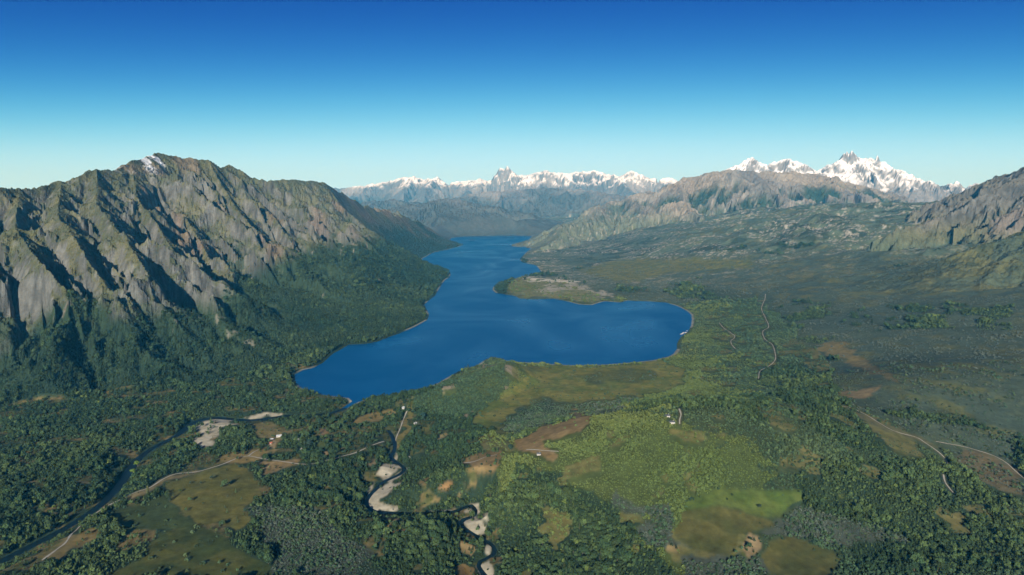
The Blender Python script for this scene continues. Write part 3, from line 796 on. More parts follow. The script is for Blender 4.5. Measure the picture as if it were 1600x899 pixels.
land_mat, nt, b = new_mat('land')
at_ = nt.nodes.new('ShaderNodeAttribute'); at_.attribute_name = 'albedo'
rk_ = nt.nodes.new('ShaderNodeAttribute'); rk_.attribute_name = 'rock'
geo = nt.nodes.new('ShaderNodeNewGeometry')
def lnoise(scale, detail=5):
    n = nt.nodes.new('ShaderNodeTexNoise'); n.inputs['Scale'].default_value = scale; n.inputs['Detail'].default_value = detail; n.inputs['Roughness'].default_value = 0.62
    nt.links.new(geo.outputs['Position'], n.inputs['Vector']); return n
n1 = lnoise(0.11, 4); n2 = lnoise(0.024, 9)
ad = nt.nodes.new('ShaderNodeMath'); ad.operation = 'ADD'; nt.links.new(n1.outputs['Fac'], ad.inputs[0]); nt.links.new(n2.outputs['Fac'], ad.inputs[1])
mr = nt.nodes.new('ShaderNodeMapRange'); mr.inputs['From Min'].default_value = 0.6; mr.inputs['From Max'].default_value = 1.4; mr.inputs['To Min'].default_value = 0.62; mr.inputs['To Max'].default_value = 1.38
nt.links.new(ad.outputs[0], mr.inputs['Value'])
sc_ = nt.nodes.new('ShaderNodeVectorMath'); sc_.operation = 'SCALE'; nt.links.new(at_.outputs['Color'], sc_.inputs[0]); nt.links.new(mr.outputs[0], sc_.inputs['Scale'])
nt.links.new(sc_.outputs[0], b.inputs['Base Color'])
b.inputs['Roughness'].default_value = 0.95; b.inputs['Specular IOR Level'].default_value = 0.1
bp = nt.nodes.new('ShaderNodeBump'); bp.inputs['Distance'].default_value = 20.0
ml = nt.nodes.new('ShaderNodeMath'); ml.operation = 'MULTIPLY_ADD'; ml.inputs[1].default_value = 0.75; ml.inputs[2].default_value = 0.12
nt.links.new(rk_.outputs['Fac'], ml.inputs[0]); nt.links.new(ml.outputs[0], bp.inputs['Strength'])
nt.links.new(n2.outputs['Fac'], bp.inputs['Height']); nt.links.new(bp.outputs[0], b.inputs['Normal'])

def water_mat(name, deep, streak):
    m, nt, b = new_mat(name)
    geo = nt.nodes.new('ShaderNodeNewGeometry')
    b.inputs['Base Color'].default_value = (*deep, 1)
    b.inputs['IOR'].default_value = 1.26
    b.inputs['Specular IOR Level'].default_value = 0.3
    mp = nt.nodes.new('ShaderNodeMapping'); mp.inputs['Scale'].default_value = (0.0011, 0.0007, 0.001); mp.inputs['Rotation'].default_value = (0, 0, 0.5)
    nt.links.new(geo.outputs['Position'], mp.inputs['Vector'])
    n = nt.nodes.new('ShaderNodeTexNoise'); n.inputs['Scale'].default_value = 1.6; n.inputs['Detail'].default_value = 5; n.inputs['Distortion'].default_value = 1.6
    nt.links.new(mp.outputs[0], n.inputs['Vector'])
    mr = nt.nodes.new('ShaderNodeMapRange'); mr.inputs['From Min'].default_value = 0.40; mr.inputs['From Max'].default_value = 0.66; mr.inputs['To Min'].default_value = 0.42; mr.inputs['To Max'].default_value = 0.42 - streak
    nt.links.new(n.outputs['Fac'], mr.inputs['Value']); nt.links.new(mr.outputs[0], b.inputs['Roughness'])
    n3 = nt.nodes.new('ShaderNodeTexNoise'); n3.inputs['Scale'].default_value = 0.09; n3.inputs['Detail'].default_value = 3
    nt.links.new(geo.outputs['Position'], n3.inputs['Vector'])
    bp = nt.nodes.new('ShaderNodeBump'); bp.inputs['Strength'].default_value = 0.25; bp.inputs['Distance'].default_value = 0.6
    nt.links.new(n3.outputs['Fac'], bp.inputs['Height']); nt.links.new(bp.outputs[0], b.inputs['Normal'])
    return m
lake_mat = water_mat('lake_water', (0.0, 0.066, 0.200), 0.16)
river_mat = water_mat('river_water', (0.006, 0.016, 0.022), 0.05)
road_mat = plain('gravel', (0.31, 0.30, 0.255), 0.95, 0.2, 0.2)

# ------------------------------------------------------------------ the land as meshes, split where one landform meets the next
LAB = {
 'mountain_left': ('rugged grey brown mountain rising from the forest on the left', 'mountain'),
 'mountain_left_far': ('lower rocky ridge behind the left mountain sloping down to the lake', 'mountain'),
 'mountain_center_right': ('tan bare topped mountain right of the valley in front of snow peaks', 'mountain'),
 'mountain_snow_shoulder': ('rounded snow covered summit behind the tan mountain', 'mountain'),
 'mountain_snow_peaks': ('high snowy massif with pointed rock towers on the right', 'mountain'),
 'hill_right_middle': ('dark wooded hill below the snowy towers, right of centre', 'hill'),
 'mountain_right': ('steep gullied rock ridge climbing to the right edge', 'mountain'),
 'hill_right_front': ('grassy green spur in front of the right rock ridge', 'hill'),
 'far_range': ('distant snow capped range on the horizon with a twin tower', 'mountain range'),
 'foothills_far': ('blue hazy wooded foothills below the distant snow range', 'hills'),
 'foothill_lake_head': ('low blue hill at the far end of the lake', 'hill'),
}
RK = np.clip(ROCK * (1 - SNOW * 0.6), 0, 1).astype(F32)
idx = np.arange(NR * NT).reshape(NR, NT)
qo = owner[:-1, :-1].copy()
# clean the ownership map: majority of neighbours
for _ in range(2):
    st = np.stack([qo, np.roll(qo, 3, 0), np.roll(qo, -3, 0), np.roll(qo, 3, 1), np.roll(qo, -3, 1)])
    m = (st[1] == st[2]) & (st[3] == st[4]) & (st[1] == st[3])
    qo = np.where(m, st[1], qo)
P3 = np.stack([X.ravel(), Y.ravel(), H.ravel()], -1).astype(F32)
C4 = np.concatenate([C.reshape(-1, 3), np.ones((NR * NT, 1), F32)], -1).astype(F32)
RKf = RK.ravel()
def land_mesh(name, sel, label, cat):
    ii, jj = np.nonzero(sel)
    if len(ii) == 0: return None
    q = np.stack([idx[ii, jj], idx[ii, jj + 1], idx[ii + 1, jj + 1], idx[ii + 1, jj]], -1)
    u, inv = np.unique(q.ravel(), return_inverse=True)
    me = bpy.data.meshes.new(name)
    me.vertices.add(len(u)); me.vertices.foreach_set('co', P3[u].ravel())
    me.loops.add(q.size); me.loops.foreach_set('vertex_index', inv.astype(np.int32).ravel())
    me.polygons.add(len(q)); me.polygons.foreach_set('loop_start', np.arange(0, q.size, 4, dtype=np.int32))
    me.polygons.foreach_set('use_smooth', np.full(len(q), name == 'ground'))
    a = me.attributes.new('albedo', 'FLOAT_COLOR', 'POINT'); a.data.foreach_set('color', C4[u].ravel())
    r = me.attributes.new('rock', 'FLOAT', 'POINT'); r.data.foreach_set('value', RKf[u])
    me.update(calc_edges=True); me.validate()
    me.materials.append(land_mat)
    o = bpy.data.objects.new(name, me); col.objects.link(o)
    tag(o, label, cat, kind='structure')
    return o
land_mesh('ground', qo < 0, 'green wooded valley floor with meadows around the lake', 'ground')
for k, nm in enumerate(names):
    land_mesh(nm, qo == k, *LAB[nm])

# ------------------------------------------------------------------ water
def lake_sheet():
    s = 4
    sub = lk_sd[::s, ::s]
    ok = (np.minimum(np.minimum(sub[:-1, :-1], sub[1:, :-1]), np.minimum(sub[:-1, 1:], sub[1:, 1:])) < 25)
    ii, jj = np.nonzero(ok)
    id2 = np.arange(sub.size).reshape(sub.shape)
    q = np.stack([id2[ii, jj], id2[ii, jj + 1], id2[ii + 1, jj + 1], id2[ii + 1, jj]], -1)
    u, inv = np.unique(q.ravel(), return_inverse=True)
    xs = X[::s, ::s].ravel()[u]; ys = Y[::s, ::s].ravel()[u]
    o = mesh_obj('lake', np.stack([xs, ys, np.zeros_like(xs)], -1).tolist(), inv.reshape(-1, 4).tolist(), lake_mat)
    tag(o, 'long deep blue mountain lake winding between the mountains', 'lake', kind='structure')
lake_sheet()
def ribbon(name, c, w, z, mat, label, cat, drape=None):
    t = np.gradient(c[:, :2], axis=0); t /= np.linalg.norm(t, axis=1)[:, None] + 1e-9
    n = np.stack([-t[:, 1], t[:, 0]], -1)
    cols_ = 2 if drape is None else 5
    vs, fs = [], []
    for i in range(len(c)):
        ww = w if drape is None else w * (0.85 + 0.3 * math.sin(i * 0.7) * math.sin(i * 0.23 + 1))
        for k in range(cols_):
            p = c[i, :2] + n[i] * ww * (k / (cols_ - 1) - 0.5)
            zz = z if drape is None else float(land(np.array([p[0]]), np.array([p[1]]))[0]) + drape
            vs.append((p[0], p[1], zz))
    for i in range(len(c) - 1):
        for k in range(cols_ - 1):
            a = i * cols_ + k
            fs.append((a, a + cols_, a + cols_ + 1, a + 1))
    o = mesh_obj(name, vs, fs, mat, smooth=True)
    tag(o, label, cat, kind='structure'); return o
ribbon('river', river, 2 * RW + 22, -0.06, river_mat, 'dark river leaving the lake along the foot of the left mountain', 'river')
ribbon('stream', stream, 2 * SW + 9, -0.10, river_mat, 'narrow winding stream between pale gravel bars in the near wood', 'stream')
for (nm, w, c, lab) in road_geo:
    ribbon(nm, c, w, 0, road_mat, lab, 'road', drape=0.45)
# ------------------------------------------------------------------ trees
def leaf_mat(name, attr_type):
    m, nt, b = new_mat(name)
    if attr_type == 'INSTANCER':
        a = nt.nodes.new('ShaderNodeAttribute'); a.attribute_type = 'INSTANCER'; a.attribute_name = 'tint'; src = a.outputs['Color']
    else:
        a = nt.nodes.new('ShaderNodeObjectInfo'); src = a.outputs['Color']
    geo = nt.nodes.new('ShaderNodeNewGeometry')
    n = nt.nodes.new('ShaderNodeTexNoise'); n.inputs['Scale'].default_value = 0.55; n.inputs['Detail'].default_value = 3
    nt.links.new(geo.outputs['Position'], n.inputs['Vector'])
    mr = nt.nodes.new('ShaderNodeMapRange'); mr.inputs['From Min'].default_value = 0.3; mr.inputs['From Max'].default_value = 0.7; mr.inputs['To Min'].default_value = 0.6; mr.inputs['To Max'].default_value = 1.4
    nt.links.new(n.outputs['Fac'], mr.inputs['Value'])
    v = nt.nodes.new('ShaderNodeVectorMath'); v.operation = 'SCALE'; nt.links.new(src, v.inputs[0]); nt.links.new(mr.outputs[0], v.inputs['Scale'])
    nt.links.new(v.outputs[0], b.inputs['Base Color'])
    b.inputs['Roughness'].default_value = 0.85; b.inputs['Specular IOR Level'].default_value = 0.15
    return m
leaf_i = leaf_mat('foliage_forest', 'INSTANCER')
leaf_o = leaf_mat('foliage', 'OBJECT')
bark = plain('bark', (0.09, 0.075, 0.06), 0.9, 0.25, 1.5)

def tube(vs, fs, a, b, ra, rb, n=5):
    a = Vector(a); b = Vector(b); d = (b - a).normalized()
    u = d.orthogonal().normalized(); w = d.cross(u)
    k = len(vs)
    for c, r in ((a, ra), (b, rb)):
        for i in range(n):
            t = 2 * math.pi * i / n
            vs.append(tuple(c + u * r * math.cos(t) + w * r * math.sin(t)))
    for i in range(n): fs.append((k + i, k + (i + 1) % n, k + n + (i + 1) % n, k + n + i))

def crown_mesh(kind, seed, rich):
    """unit tree: foliage of many small ragged faces, height 1 = whole tree"""
    r = random.Random(seed)
    vs, fs = [], []
    def clump(p, s, out):
        # a leaf clump: ragged little tent of 3 to 4 faces
        p = Vector(p); n = (Vector(out) + Vector((r.uniform(-.5, .5), r.uniform(-.5, .5), r.uniform(-.2, .6)))).normalized()
        u = n.orthogonal().normalized(); w = n.cross(u); k = len(vs); m = r.choice((4, 5))
        a0 = r.uniform(0, 6.28)
        vs.append(tuple(p + n * s * r.uniform(.35, .7)))
        for i in range(m):
            t = a0 + 2 * math.pi * i / m + r.uniform(-.3, .3); q = s * r.uniform(.7, 1.35)
            vs.append(tuple(p + (u * math.cos(t) + w * math.sin(t)) * q - n * s * r.uniform(0, .5)))
        for i in range(m): fs.append((k, k + 1 + i, k + 1 + (i + 1) % m))
    if kind == 'broad':
        lobes = [(r.uniform(-.2, .2), r.uniform(-.2, .2), r.uniform(.48, .78), r.uniform(.2, .32)) for _ in range(5 if rich else 4)] + [(0, 0, .62, .34)]
        N = 110 if rich else 34
        for _ in range(N):
            lx, ly, lz, lr = r.choice(lobes)
            th = r.uniform(0, 6.28); ph = math.acos(r.uniform(-.55, 1)); d = Vector((math.sin(ph) * math.cos(th), math.sin(ph) * math.sin(th), math.cos(ph)))
            clump(Vector((lx, ly, lz)) + Vector((d.x, d.y, d.z * .85)) * lr * r.uniform(.75, 1.02), r.uniform(.07, .11) if rich else r.uniform(.11, .17), d)
    elif kind == 'conifer':
        N = 120 if rich else 36
        for i in range(N):
            h = .12 + .86 * (i / N) ** .9
            rad = .30 * (1 - h) ** .8 * (1.1 if i % 3 else .7) + .01
            th = i * 2.4 + r.uniform(-.5, .5)
            d = Vector((math.cos(th), math.sin(th), .15))
            clump((d.x * rad * r.uniform(.7, 1), d.y * rad * r.uniform(.7, 1), h), (.05 if rich else .085) * (1.35 - h), d)
    elif kind == 'bush':
        for _ in range(26):
            th = r.uniform(0, 6.28); ph = math.acos(r.uniform(0, 1)); d = Vector((math.sin(ph) * math.cos(th), math.sin(ph) * math.sin(th), math.cos(ph)))
            q = r.uniform(.75, 1.05)
            clump((d.x * .48 * q, d.y * .48 * q, .1 + d.z * .75 * q), r.uniform(.13, .2), d)
    elif kind == 'poplar':
        for i in range(170):
            h = .08 + .9 * r.random(); rad = .11 * math.sin(math.pi * min(1, h * .93 + .07)) ** .5 + .01
            th = r.uniform(0, 6.28); d = Vector((math.cos(th), math.sin(th), .4))
            clump((d.x * rad, d.y * rad, h), .04, d)
    me = bpy.data.meshes.new('crown')
    me.from_pydata(vs, [], fs); me.update()
    return me
def trunk_mesh(kind, seed):
    r = random.Random(seed); vs, fs = [], []
    top = .6 if kind == 'broad' else .9
    tube(vs, fs, (0, 0, -.08), (r.uniform(-.02, .02), 0, top * .5), .035, .025, 6)
    tube(vs, fs, (r.uniform(-.02, .02), 0, top * .5), (0, 0, top), .025, .008, 6)
    for i in range(5):
        th = i * 1.4; h = top * r.uniform(.4, .8); L = .2 if kind == 'broad' else .12
        tube(vs, fs, (0, 0, h), (math.cos(th) * L, math.sin(th) * L, h + (.14 if kind == 'broad' else .02)), .014, .005, 4)
    me = bpy.data.meshes.new('trunk'); me.from_pydata(vs, [], fs); me.update(); me.materials.append(bark)
    return me

# candidates: a jittered lattice in plan, coarser and in clumps farther off
pts_all = []
for (ra, rb, sp, mul) in ((760, 2000, 3.7, 0.64), (2000, 3300, 5.8, 0.92), (3300, 5300, 10.5, 1.5)):
    xm = rb * math.sin(math.radians(43))
    gxs = np.arange(-xm, xm, sp); gys = np.arange(500, rb, sp)
    gx_, gy_ = np.meshgrid(gxs, gys)
    gx_ = (gx_ + rng.uniform(-.48, .48, gx_.shape) * sp).ravel(); gy_ = (gy_ + rng.uniform(-.48, .48, gy_.shape) * sp).ravel()
    rr = np.hypot(gx_, gy_); tt = np.abs(np.arctan2(gx_, gy_))
    k = (rr >= ra) & (rr < rb) & (tt < math.radians(43))
    gx_, gy_ = gx_[k], gy_[k]
    i, j = grid_ij(gx_, gy_); i = np.round(i).astype(int); j = np.round(j).astype(int)
    k = rng.random(len(gx_)) < TD[i, j]
    gx_, gy_, i, j = gx_[k], gy_[k], i[k], j[k]
    gz_ = land(gx_, gy_)
    # a tree whose top would stand in front of a clearing, road, bar or water is left out
    hh = 10.0 * mul; q = (CAM_H - gz_) / (CAM_H - gz_ - hh)
    i2, j2 = grid_ij(gx_ * q, gy_ * q); td2 = TD[np.round(i2).astype(int), np.round(j2).astype(int)]
    wet = (lk_sd[np.round(i2).astype(int), np.round(j2).astype(int)] < 14)
    k = (gz_ > 0.3) & ((td2 > 0.3) | (td2 >= TD[i, j] - .02) | wet)
    pts_all.append(np.stack([gx_, gy_, gz_, TT[i, j].astype(float), np.full(len(gx_), mul), n_c[i, j], n_a[i, j], SL[i, j]], -1)[k])
PT = np.concatenate(pts_all)
N = len(PT)
kind = PT[:, 3].astype(int)
sw = (kind == 3) & (rng.random(N) < .4) & (np.hypot(PT[:, 0], PT[:, 1]) < 2200)
kind[sw] = 4
# kind 0 mixed valley wood, 1 slope forest, 2 olive bushes of the hill, 3 pale grey shrubs
u1, u2, u3, u4 = rng.random((4, N))
proto = np.where(kind == 0, np.where(u1 < .48, 2 + (u2 < .5), (u2 * 2).astype(int)), np.where(kind == 1, np.where(u1 < .7, 2 + (u2 < .5), (u2 * 2).astype(int)), np.where((kind == 2) | (kind == 4), np.where(u1 < .35, (u2 * 2).astype(int), 4), np.where(u1 < .15, (u2 * 2).astype(int), 4))))
hgt = np.where(kind == 0, 5.5 + 5.0 * u3 + 6 * u3 ** 6, np.where(kind == 1, 5.5 + 5 * u3 + 5 * u3 ** 6, np.where((kind == 2) | (kind == 4), 3.6 + 4.5 * u3 ** 1.5, 2.4 + 3.0 * u3 ** 2))) * PT[:, 4] ** .8
hgt = np.where(proto == 4, hgt * .85, hgt)
hgt = hgt * (0.62 + 0.8 * smooth(.3, .7, fbm(PT[:, 0] / 60, PT[:, 1] / 60, 651, 3)))
wid = np.where(proto < 2, 1.05, np.where(proto < 4, .95, 1.35)) * hgt * (0.85 + .35 * u4) * PT[:, 4] ** .25
base = np.array([(0.024, 0.048, 0.019), (0.019, 0.041, 0.018), (0.072, 0.104, 0.028), (0.060, 0.080, 0.060), (0.036, 0.068, 0.032)])[kind]
alt = np.array([(0.058, 0.088, 0.028), (0.040, 0.065, 0.024), (0.106, 0.132, 0.036), (0.082, 0.100, 0.074), (0.060, 0.088, 0.036)])[kind]
mixv = np.clip((PT[:, 5] - .35) * 2.2 + (u2 - .5) * .9, 0, 1)[:, None]
tint = (base * (1 - mixv) + alt * mixv) * np.where((kind == 3) | (kind == 2), .78 + .44 * rng.random(N), 0.55 + 0.9 * rng.random(N) ** 1.3)[:, None]
odd = (rng.random(N) < .015) & (kind == 0)
tint[odd] = np.array((0.085, 0.12, 0.03)) 

ppx, ppy = project(PT[:, 0], PT[:, 1], PT[:, 2] + hgt * .5)
dist = np.hypot(PT[:, 0], PT[:, 1])
vis = (ppx > 5) & (ppx < 1595) & (ppy < 893)
score = np.where(vis & (kind == 0) & (proto < 4), hgt / dist, 0)
NEAR = np.argsort(-score)[:300]
is_near = np.zeros(N, bool); is_near[NEAR] = True

PROTO = []
for nm, kd, sd in (('broad', 'broad', 3), ('broad', 'broad', 8), ('conifer', 'conifer', 5), ('conifer', 'conifer', 9), ('bush', 'bush', 4)):
    me = crown_mesh(kd, sd, False); me.materials.append(leaf_i)
    PROTO.append(bpy.data.objects.new('tree_model', me))

def forest(name, sel, label):
    sel = sel & ~is_near
    P = PT[sel]
    me = bpy.data.meshes.new(name)
    me.vertices.add(len(P)); me.vertices.foreach_set('co', (P[:, :3] - np.array([0, 0, .15])).astype(F32).ravel())
    def attr(n, t, f, v): a = me.attributes.new(n, t, 'POINT'); a.data.foreach_set(f, v)
    attr('size', 'FLOAT_VECTOR', 'vector', np.stack([wid[sel], wid[sel], hgt[sel]], -1).astype(F32).ravel())
    attr('turn', 'FLOAT_VECTOR', 'vector', np.stack([rng.uniform(-.06, .06, len(P)), rng.uniform(-.06, .06, len(P)), rng.uniform(0, 6.28, len(P))], -1).astype(F32).ravel())
    attr('model', 'INT', 'value', proto[sel].astype(np.int32))
    attr('tint', 'FLOAT_COLOR', 'color', np.concatenate([tint[sel], np.ones((len(P), 1))], -1).astype(F32).ravel())
    o = bpy.data.objects.new(name, me); col.objects.link(o)
    g = bpy.data.node_groups.new(name, 'GeometryNodeTree')
    g.interface.new_socket('Geometry', in_out='INPUT', socket_type='NodeSocketGeometry'); g.interface.new_socket('Geometry', in_out='OUTPUT', socket_type='NodeSocketGeometry')
    gi = g.nodes.new('NodeGroupInput'); go = g.nodes.new('NodeGroupOutput'); jn = g.nodes.new('GeometryNodeJoinGeometry')
    m2p = g.nodes.new('GeometryNodeMeshToPoints'); g.links.new(gi.outputs[0], m2p.inputs[0])
    def named(n, t): q = g.nodes.new('GeometryNodeInputNamedAttribute'); q.data_type = t; q.inputs[0].default_value = n; return q.outputs['Attribute']
    sz = named('size', 'FLOAT_VECTOR'); tn = named('turn', 'FLOAT_VECTOR'); md = named('model', 'INT')
    e2r = g.nodes.new('FunctionNodeEulerToRotation'); g.links.new(tn, e2r.inputs[0])
    for k, po in enumerate(PROTO):
        oi = g.nodes.new('GeometryNodeObjectInfo'); oi.inputs['Object'].default_value = po
        cmp_ = g.nodes.new('FunctionNodeCompare'); cmp_.data_type = 'INT'; cmp_.operation = 'EQUAL'
        g.links.new(md, cmp_.inputs[2]); cmp_.inputs[3].default_value = k
        ip = g.nodes.new('GeometryNodeInstanceOnPoints')
        g.links.new(m2p.outputs[0], ip.inputs['Points']); g.links.new(cmp_.outputs[0], ip.inputs['Selection']); g.links.new(oi.outputs['Geometry'], ip.inputs['Instance'])
        g.links.new(e2r.outputs[0], ip.inputs['Rotation']); g.links.new(sz, ip.inputs['Scale'])
        oi.inputs['As Instance'].default_value = True
        g.links.new(ip.outputs[0], jn.inputs[0])
    g.links.new(jn.outputs[0], go.inputs[0])
    md_ = o.modifiers.new('trees', 'NODES'); md_.node_group = g
    tag(o, label, 'forest', kind='stuff')
    return o
lft = PT[:, 3] == 1
forest('slope_forest', kind == 1, 'dense dark forest covering the lower slopes of the left mountain')
forest('valley_forest', kind == 0, 'dark mixed wood covering the near valley floor')
forest('hill_woodland', (kind == 2) | (kind == 4), 'olive green low woodland over the hills right of the near stream')
forest('grey_scrub', kind == 3, 'pale grey green shrubs round the bogs and clearings')

def place_tree(name, x, y, z, h, w, rz, rgb, crown, trunk, label, group=None):
    e = bpy.data.objects.new(name, None); col.objects.link(e)
    e.location = (x, y, z - .1); e.rotation_euler = (0, 0, rz); e.scale = (w, w, h); e.empty_display_size = .2
    t = bpy.data.objects.new('trunk', trunk); col.objects.link(t); t.parent = e
    c = bpy.data.objects.new('crown', crown); col.objects.link(c); c.parent = e
    c.color = (*rgb, 1)
    tag(e, label, 'tree', group)
    return e
RICH = []
for kd, sd in (('broad', 21), ('broad', 22), ('conifer', 23), ('conifer', 24)):
    c = crown_mesh(kd, sd, True); c.materials.append(leaf_o)
    RICH.append((c, trunk_mesh(kd, sd)))
for q in NEAR:
    k = int(proto[q]); px = ppx[q]
    br = k < 2
    zone = 'left of the stream' if px < 745 else ('between stream and grey shrubs' if px < 1060 else 'right of the brown bog')
    lum = tint[q].sum()
    look = ('tall ' if hgt[q] > 8.6 else 'middling ') + ('dark ' if lum < .13 else 'pale ' if lum > .2 else '') + ('rounded tree' if br else 'pointed conifer')
    lab = look + ' in the nearest wood ' + zone
    place_tree('broadleaf_tree' if br else 'conifer_tree', PT[q, 0], PT[q, 1], PT[q, 2], hgt[q], wid[q], float(u1[q] * 6.28), tint[q], *RICH[k], lab, look + 's of the nearest wood ' + zone)

pop_c = crown_mesh('poplar', 31, True); pop_c.materials.append(leaf_o); pop_t = trunk_mesh('conifer', 31)
LONE = [  # photo pixel of the foot, height, width, colour, crown, name, label
 (231, 774, 17, 17, (0.085, 0.095, 0.035), 'p', 'poplar_tree', 'tall slim yellow green poplar beside the gravel road'),
 (208, 741, 11, 12, (0.085, 0.14, 0.02), 0, 'willow_tree', 'bright green tree on the river bank, nearer of the two'),
 (215, 729, 12, 12, (0.080, 0.13, 0.02), 1, 'willow_tree', 'bright green tree on the river bank, farther of the two'),
 (330, 750, 8, 8, (0.03, 0.05, 0.03), 0, 'broadleaf_tree', 'lone dark tree at the far right edge of the lower left meadow'),
 (314, 757, 5, 6, (0.03, 0.05, 0.03), 1, 'broadleaf_tree', 'small dark tree in the middle of the lower left meadow'),
 (297, 757, 5, 6, (0.03, 0.05, 0.03), 0, 'broadleaf_tree', 'smallest dark tree near the road in the lower left meadow'),
 (1186, 793, 5, 9, (0.02, 0.035, 0.02), 1, 'broadleaf_tree', 'single dark bushy tree standing alone in the bright green bog'),
 (766, 740, 6, 7, (0.03, 0.05, 0.03), 0, 'broadleaf_tree', 'dark tree at the lower edge of the brown clearing'),
 (752, 728, 5, 6, (0.03, 0.05, 0.03), 1, 'broadleaf_tree', 'dark tree in the middle of the brown clearing'),
 (774, 724, 5, 6, (0.03, 0.05, 0.03), 0, 'broadleaf_tree', 'dark tree at the right edge of the brown clearing'),
 (798, 704, 12, 13, (0.022, 0.045, 0.03), 0, 'broadleaf_tree', 'large dark round tree at the left tip of the tan field'),
 (484, 698, 15, 14, (0.025, 0.05, 0.04), 1, 'broadleaf_tree', 'large dark tree casting a long shadow on the green lawn'),
 (476, 697, 13, 12, (0.03, 0.055, 0.04), 2, 'conifer_tree', 'dark conifer between the white house and the green lawn'),
 (662, 655, 16, 17, (0.02, 0.05, 0.045), 0, 'broadleaf_tree', 'big dark blue green tree right of the grass strip'),
]
g = cast(np.array([q[0] for q in LONE]), np.array([q[1] for q in LONE]))
for q, (x, y) in zip(LONE, g):
    c, t = (pop_c, pop_t) if q[5] == 'p' else RICH[q[5]]
    z = float(land(np.array([x]), np.array([y]))[0])
    place_tree(q[6], x, y, z, q[2], q[3], q[0] * .37, q[4], c, t, q[7])

# ------------------------------------------------------------------ houses
wall_w = plain('white_plaster', (0.44, 0.43, 0.41), 0.8, 0.08, 0.8)
wall_t = plain('timber', (0.20, 0.13, 0.08), 0.85, 0.2, 1.2)
roof_p = plain('pale_metal_roof', (0.33, 0.35, 0.36), 0.45, 0.08, 0.6)
roof_d = plain('dark_roof', (0.06, 0.065, 0.07), 0.6, 0.15, 0.6)
roof_r = plain('red_roof', (0.32, 0.10, 0.06), 0.7, 0.15, 0.6)
glass = plain('window_glass', (0.03, 0.04, 0.05), 0.1, 0.05, 1)
def boxm(name, x0, x1, y0, y1, z0, z1, mat, parent):
    return mesh_obj(name, [(x, y, z) for z in (z0, z1) for y in (y0, y1) for x in (x0, x1)], [(0, 2, 3, 1), (4, 5, 7, 6), (0, 1, 5, 4), (2, 6, 7, 3), (0, 4, 6, 2), (1, 3, 7, 5)], mat, parent)
def house(px, py, L, W, h, rz, wm, rm, label, name='house'):
    x, y = cast(np.array([px]), np.array([py]))[0]; z = float(land(np.array([x]), np.array([y]))[0])
    e = bpy.data.objects.new(name, None); col.objects.link(e); e.location = (x, y, z - .3); e.rotation_euler = (0, 0, rz)
    tag(e, label, 'house')
    L *= .66; W *= .66
    a, b_ = L / 2, W / 2; g = h + W * .32
    mesh_obj('wall', [(-a, -b_, 0), (a, -b_, 0), (a, b_, 0), (-a, b_, 0), (-a, -b_, h), (a, -b_, h), (a, b_, h), (-a, b_, h), (-a, 0, g - .15), (a, 0, g - .15)],
             [(0, 1, 5, 4), (2, 3, 7, 6), (1, 2, 6, 9, 5), (3, 0, 4, 8, 7)], wm, e)
    o_ = .6; dz = o_ * (g - h) / b_
    r = mesh_obj('roof', [(-a - o_, -b_ - o_, h - dz + .05), (a + o_, -b_ - o_, h - dz + .05), (a + o_, 0, g + .05), (-a - o_, 0, g + .05), (-a - o_, b_ + o_, h - dz + .05), (a + o_, b_ + o_, h - dz + .05),
              (-a - o_, -b_ - o_, h - dz + .25), (a + o_, -b_ - o_, h - dz + .25), (a + o_, 0, g + .28), (-a - o_, 0, g + .28), (-a - o_, b_ + o_, h - dz + .25), (a + o_, b_ + o_, h - dz + .25)],
             [(0, 3, 2, 1), (3, 4, 5, 2), (6, 7, 8, 9), (9, 8, 11, 10), (0, 1, 7, 6), (4, 10, 11, 5), (1, 2, 8, 7), (2, 5, 11, 8), (0, 6, 9, 3), (3, 9, 10, 4)], rm, e)
    boxm('chimney', a * .4, a * .4 + .7, .3, 1.0, g - .6, g + 1.1, wm, r)
    boxm('door', -.5, .5, -b_ - .06, -b_ + .04, .3, 2.4, wall_t if wm is wall_w else wall_w, e)
    for s in (-1, 1):
        boxm('window', s * a * .58 - .7, s * a * .58 + .7, -b_ - .05, -b_ + .04, 1.2, 2.3, glass, e)
HOUSES = [
 (629, 640, 14, 10, 5.0, 0.35, wall_w, roof_p, 'white house beside the grass strip near the lake shore'),
 (649, 663, 9, 7, 3.0, 0.6, wall_w, roof_p, 'small white house in the clearing right of the grass strip'),
 (469, 689, 14, 9, 4.0, 0.5, wall_w, roof_p, 'white house with pale roof beside the small green lawn'),
 (471, 704, 8, 6, 3.0, 1.2, wall_w, roof_p, 'small white shed below the house by the green lawn'),
 (436, 683, 16, 8, 3.5, 0.3, wall_w, roof_p, 'long pale roofed barn on the tan farmyard'),
 (425, 688, 11, 7, 3.0, -0.2, wall_t, roof_p, 'grey roofed shed left of the long barn'),
 (423, 694, 8, 6, 3.0, 0.4, wall_t, roof_r, 'small red brown shed on the tan farmyard'),
 (638, 717, 8, 7, 3.2, 0.4, wall_w, roof_p, 'white cabin in the wood just right of the stream bend'),
 (842, 711, 10, 7, 3.2, -0.1, wall_w, roof_d, 'white walled farmhouse with dark roof on the tan field'),
 (1043, 652, 12, 8, 3.6, 0.05, wall_w, roof_d, 'upper of two white houses with dark roofs on the olive hill'),
 (1050, 662, 14, 8, 3.6, 0.05, wall_w, roof_d, 'lower of two white houses with dark roofs on the olive hill'),
 (1490, 741, 11, 8, 3.6, 0.2, wall_w, roof_p, 'white house in the dark wood below the right dirt road'),
]
for q in HOUSES: house(*q)

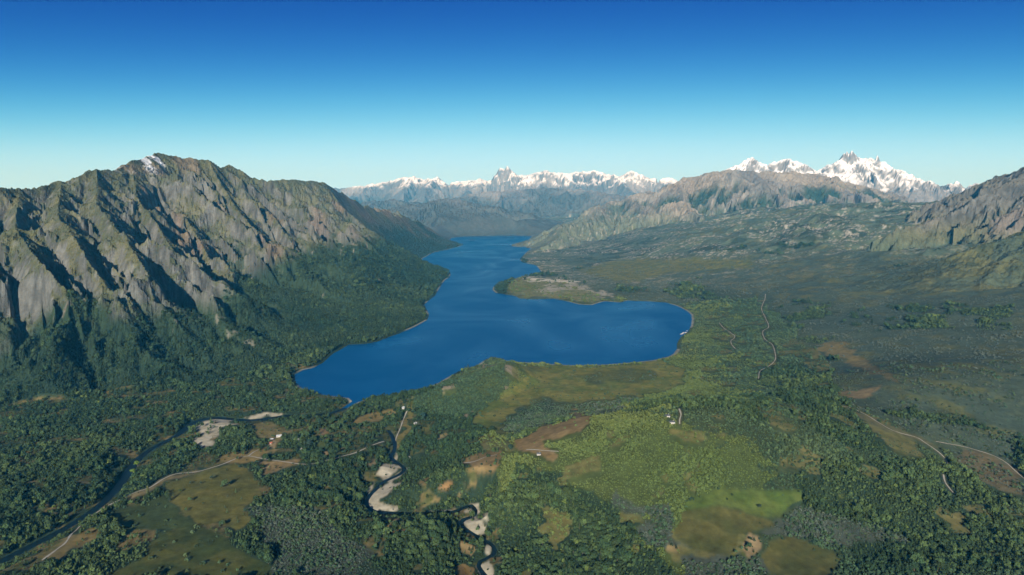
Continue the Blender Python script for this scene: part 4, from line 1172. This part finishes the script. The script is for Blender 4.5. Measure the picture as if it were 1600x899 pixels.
# ------------------------------------------------------------------ boats moored by the right shore
def boat(px, py, L, rz, label):
    x, y = on_plane(np.array([px]), np.array([py]))[0]
    e = bpy.data.objects.new('motor_boat', None); col.objects.link(e); e.location = (x, y, 0); e.rotation_euler = (0, 0, rz)
    tag(e, label, 'boat')
    w = L * .3
    st = [(-L / 2, .8, 1.1), (-L * .1, 1, 1.1), (L * .25, .8, 1.2), (L / 2, .05, 1.5)]
    vs, fs = [], []
    for (xx, k, hh) in st:
        vs += [(xx, -w / 2 * k, hh), (xx, -w / 2 * k * .6, -.4), (xx, w / 2 * k * .6, -.4), (xx, w / 2 * k, hh)]
    for i in range(3):
        a = i * 4
        for k in range(3): fs.append((a + k, a + 4 + k, a + 5 + k, a + k + 1))
        fs.append((a, a + 3, a + 7, a + 4))
    fs.append((0, 1, 2, 3))
    mesh_obj('hull', vs, fs, wall_w, e)
    cb = boxm('cabin', -L * .18, L * .14, -w * .3, w * .3, 1.1, 2.5, wall_w, e)
    boxm('windscreen', L * .141, L * .146, -w * .26, w * .26, 1.6, 2.3, glass, cb)
for q in [(1064.5, 522.5, 11, .2, 'leftmost white motor boat moored off the right lake shore'), (1066.8, 521.6, 13, .6, 'white motor boat second from the left off the right shore'),
          (1067.6, 520.3, 8, .4, 'smallest white motor boat among those off the right shore'), (1071, 520.2, 12, .1, 'white motor boat second from the right off the right shore'),
          (1073.5, 517.3, 11, 1.2, 'rightmost and farthest white motor boat off the right shore')]:
    boat(*q)

# ------------------------------------------------------------------ air
hz, nt, b = new_mat('haze_air')
nt.nodes.remove(b)
pv = nt.nodes.new('ShaderNodeVolumePrincipled')
pv.inputs['Color'].default_value = (0.06, 0.52, 1.0, 1)
pv.inputs['Absorption Color'].default_value = (1, 1, 1, 1)
pv.inputs['Density'].default_value = 3.1e-5
pv.inputs['Anisotropy'].default_value = 0.0
nt.links.new(pv.outputs[0], nt.nodes['Material Output'].inputs['Volume'])
bx0, bx1, by0, by1, bz0, bz1 = -24000, 24000, -900, 31500, float(H.min()) - 1.0, float(max(H.max(), CAM_H)) + 40
o = mesh_obj('haze', [(x, y, z) for z in (bz0, bz1) for y in (by0, by1) for x in (bx0, bx1)],
             [(0, 2, 3, 1), (4, 5, 7, 6), (0, 1, 5, 4), (2, 6, 7, 3), (0, 4, 6, 2), (1, 3, 7, 5)], hz)
tag(o, 'thin blue haze filling the valley air towards the far range', 'haze', kind='stuff')
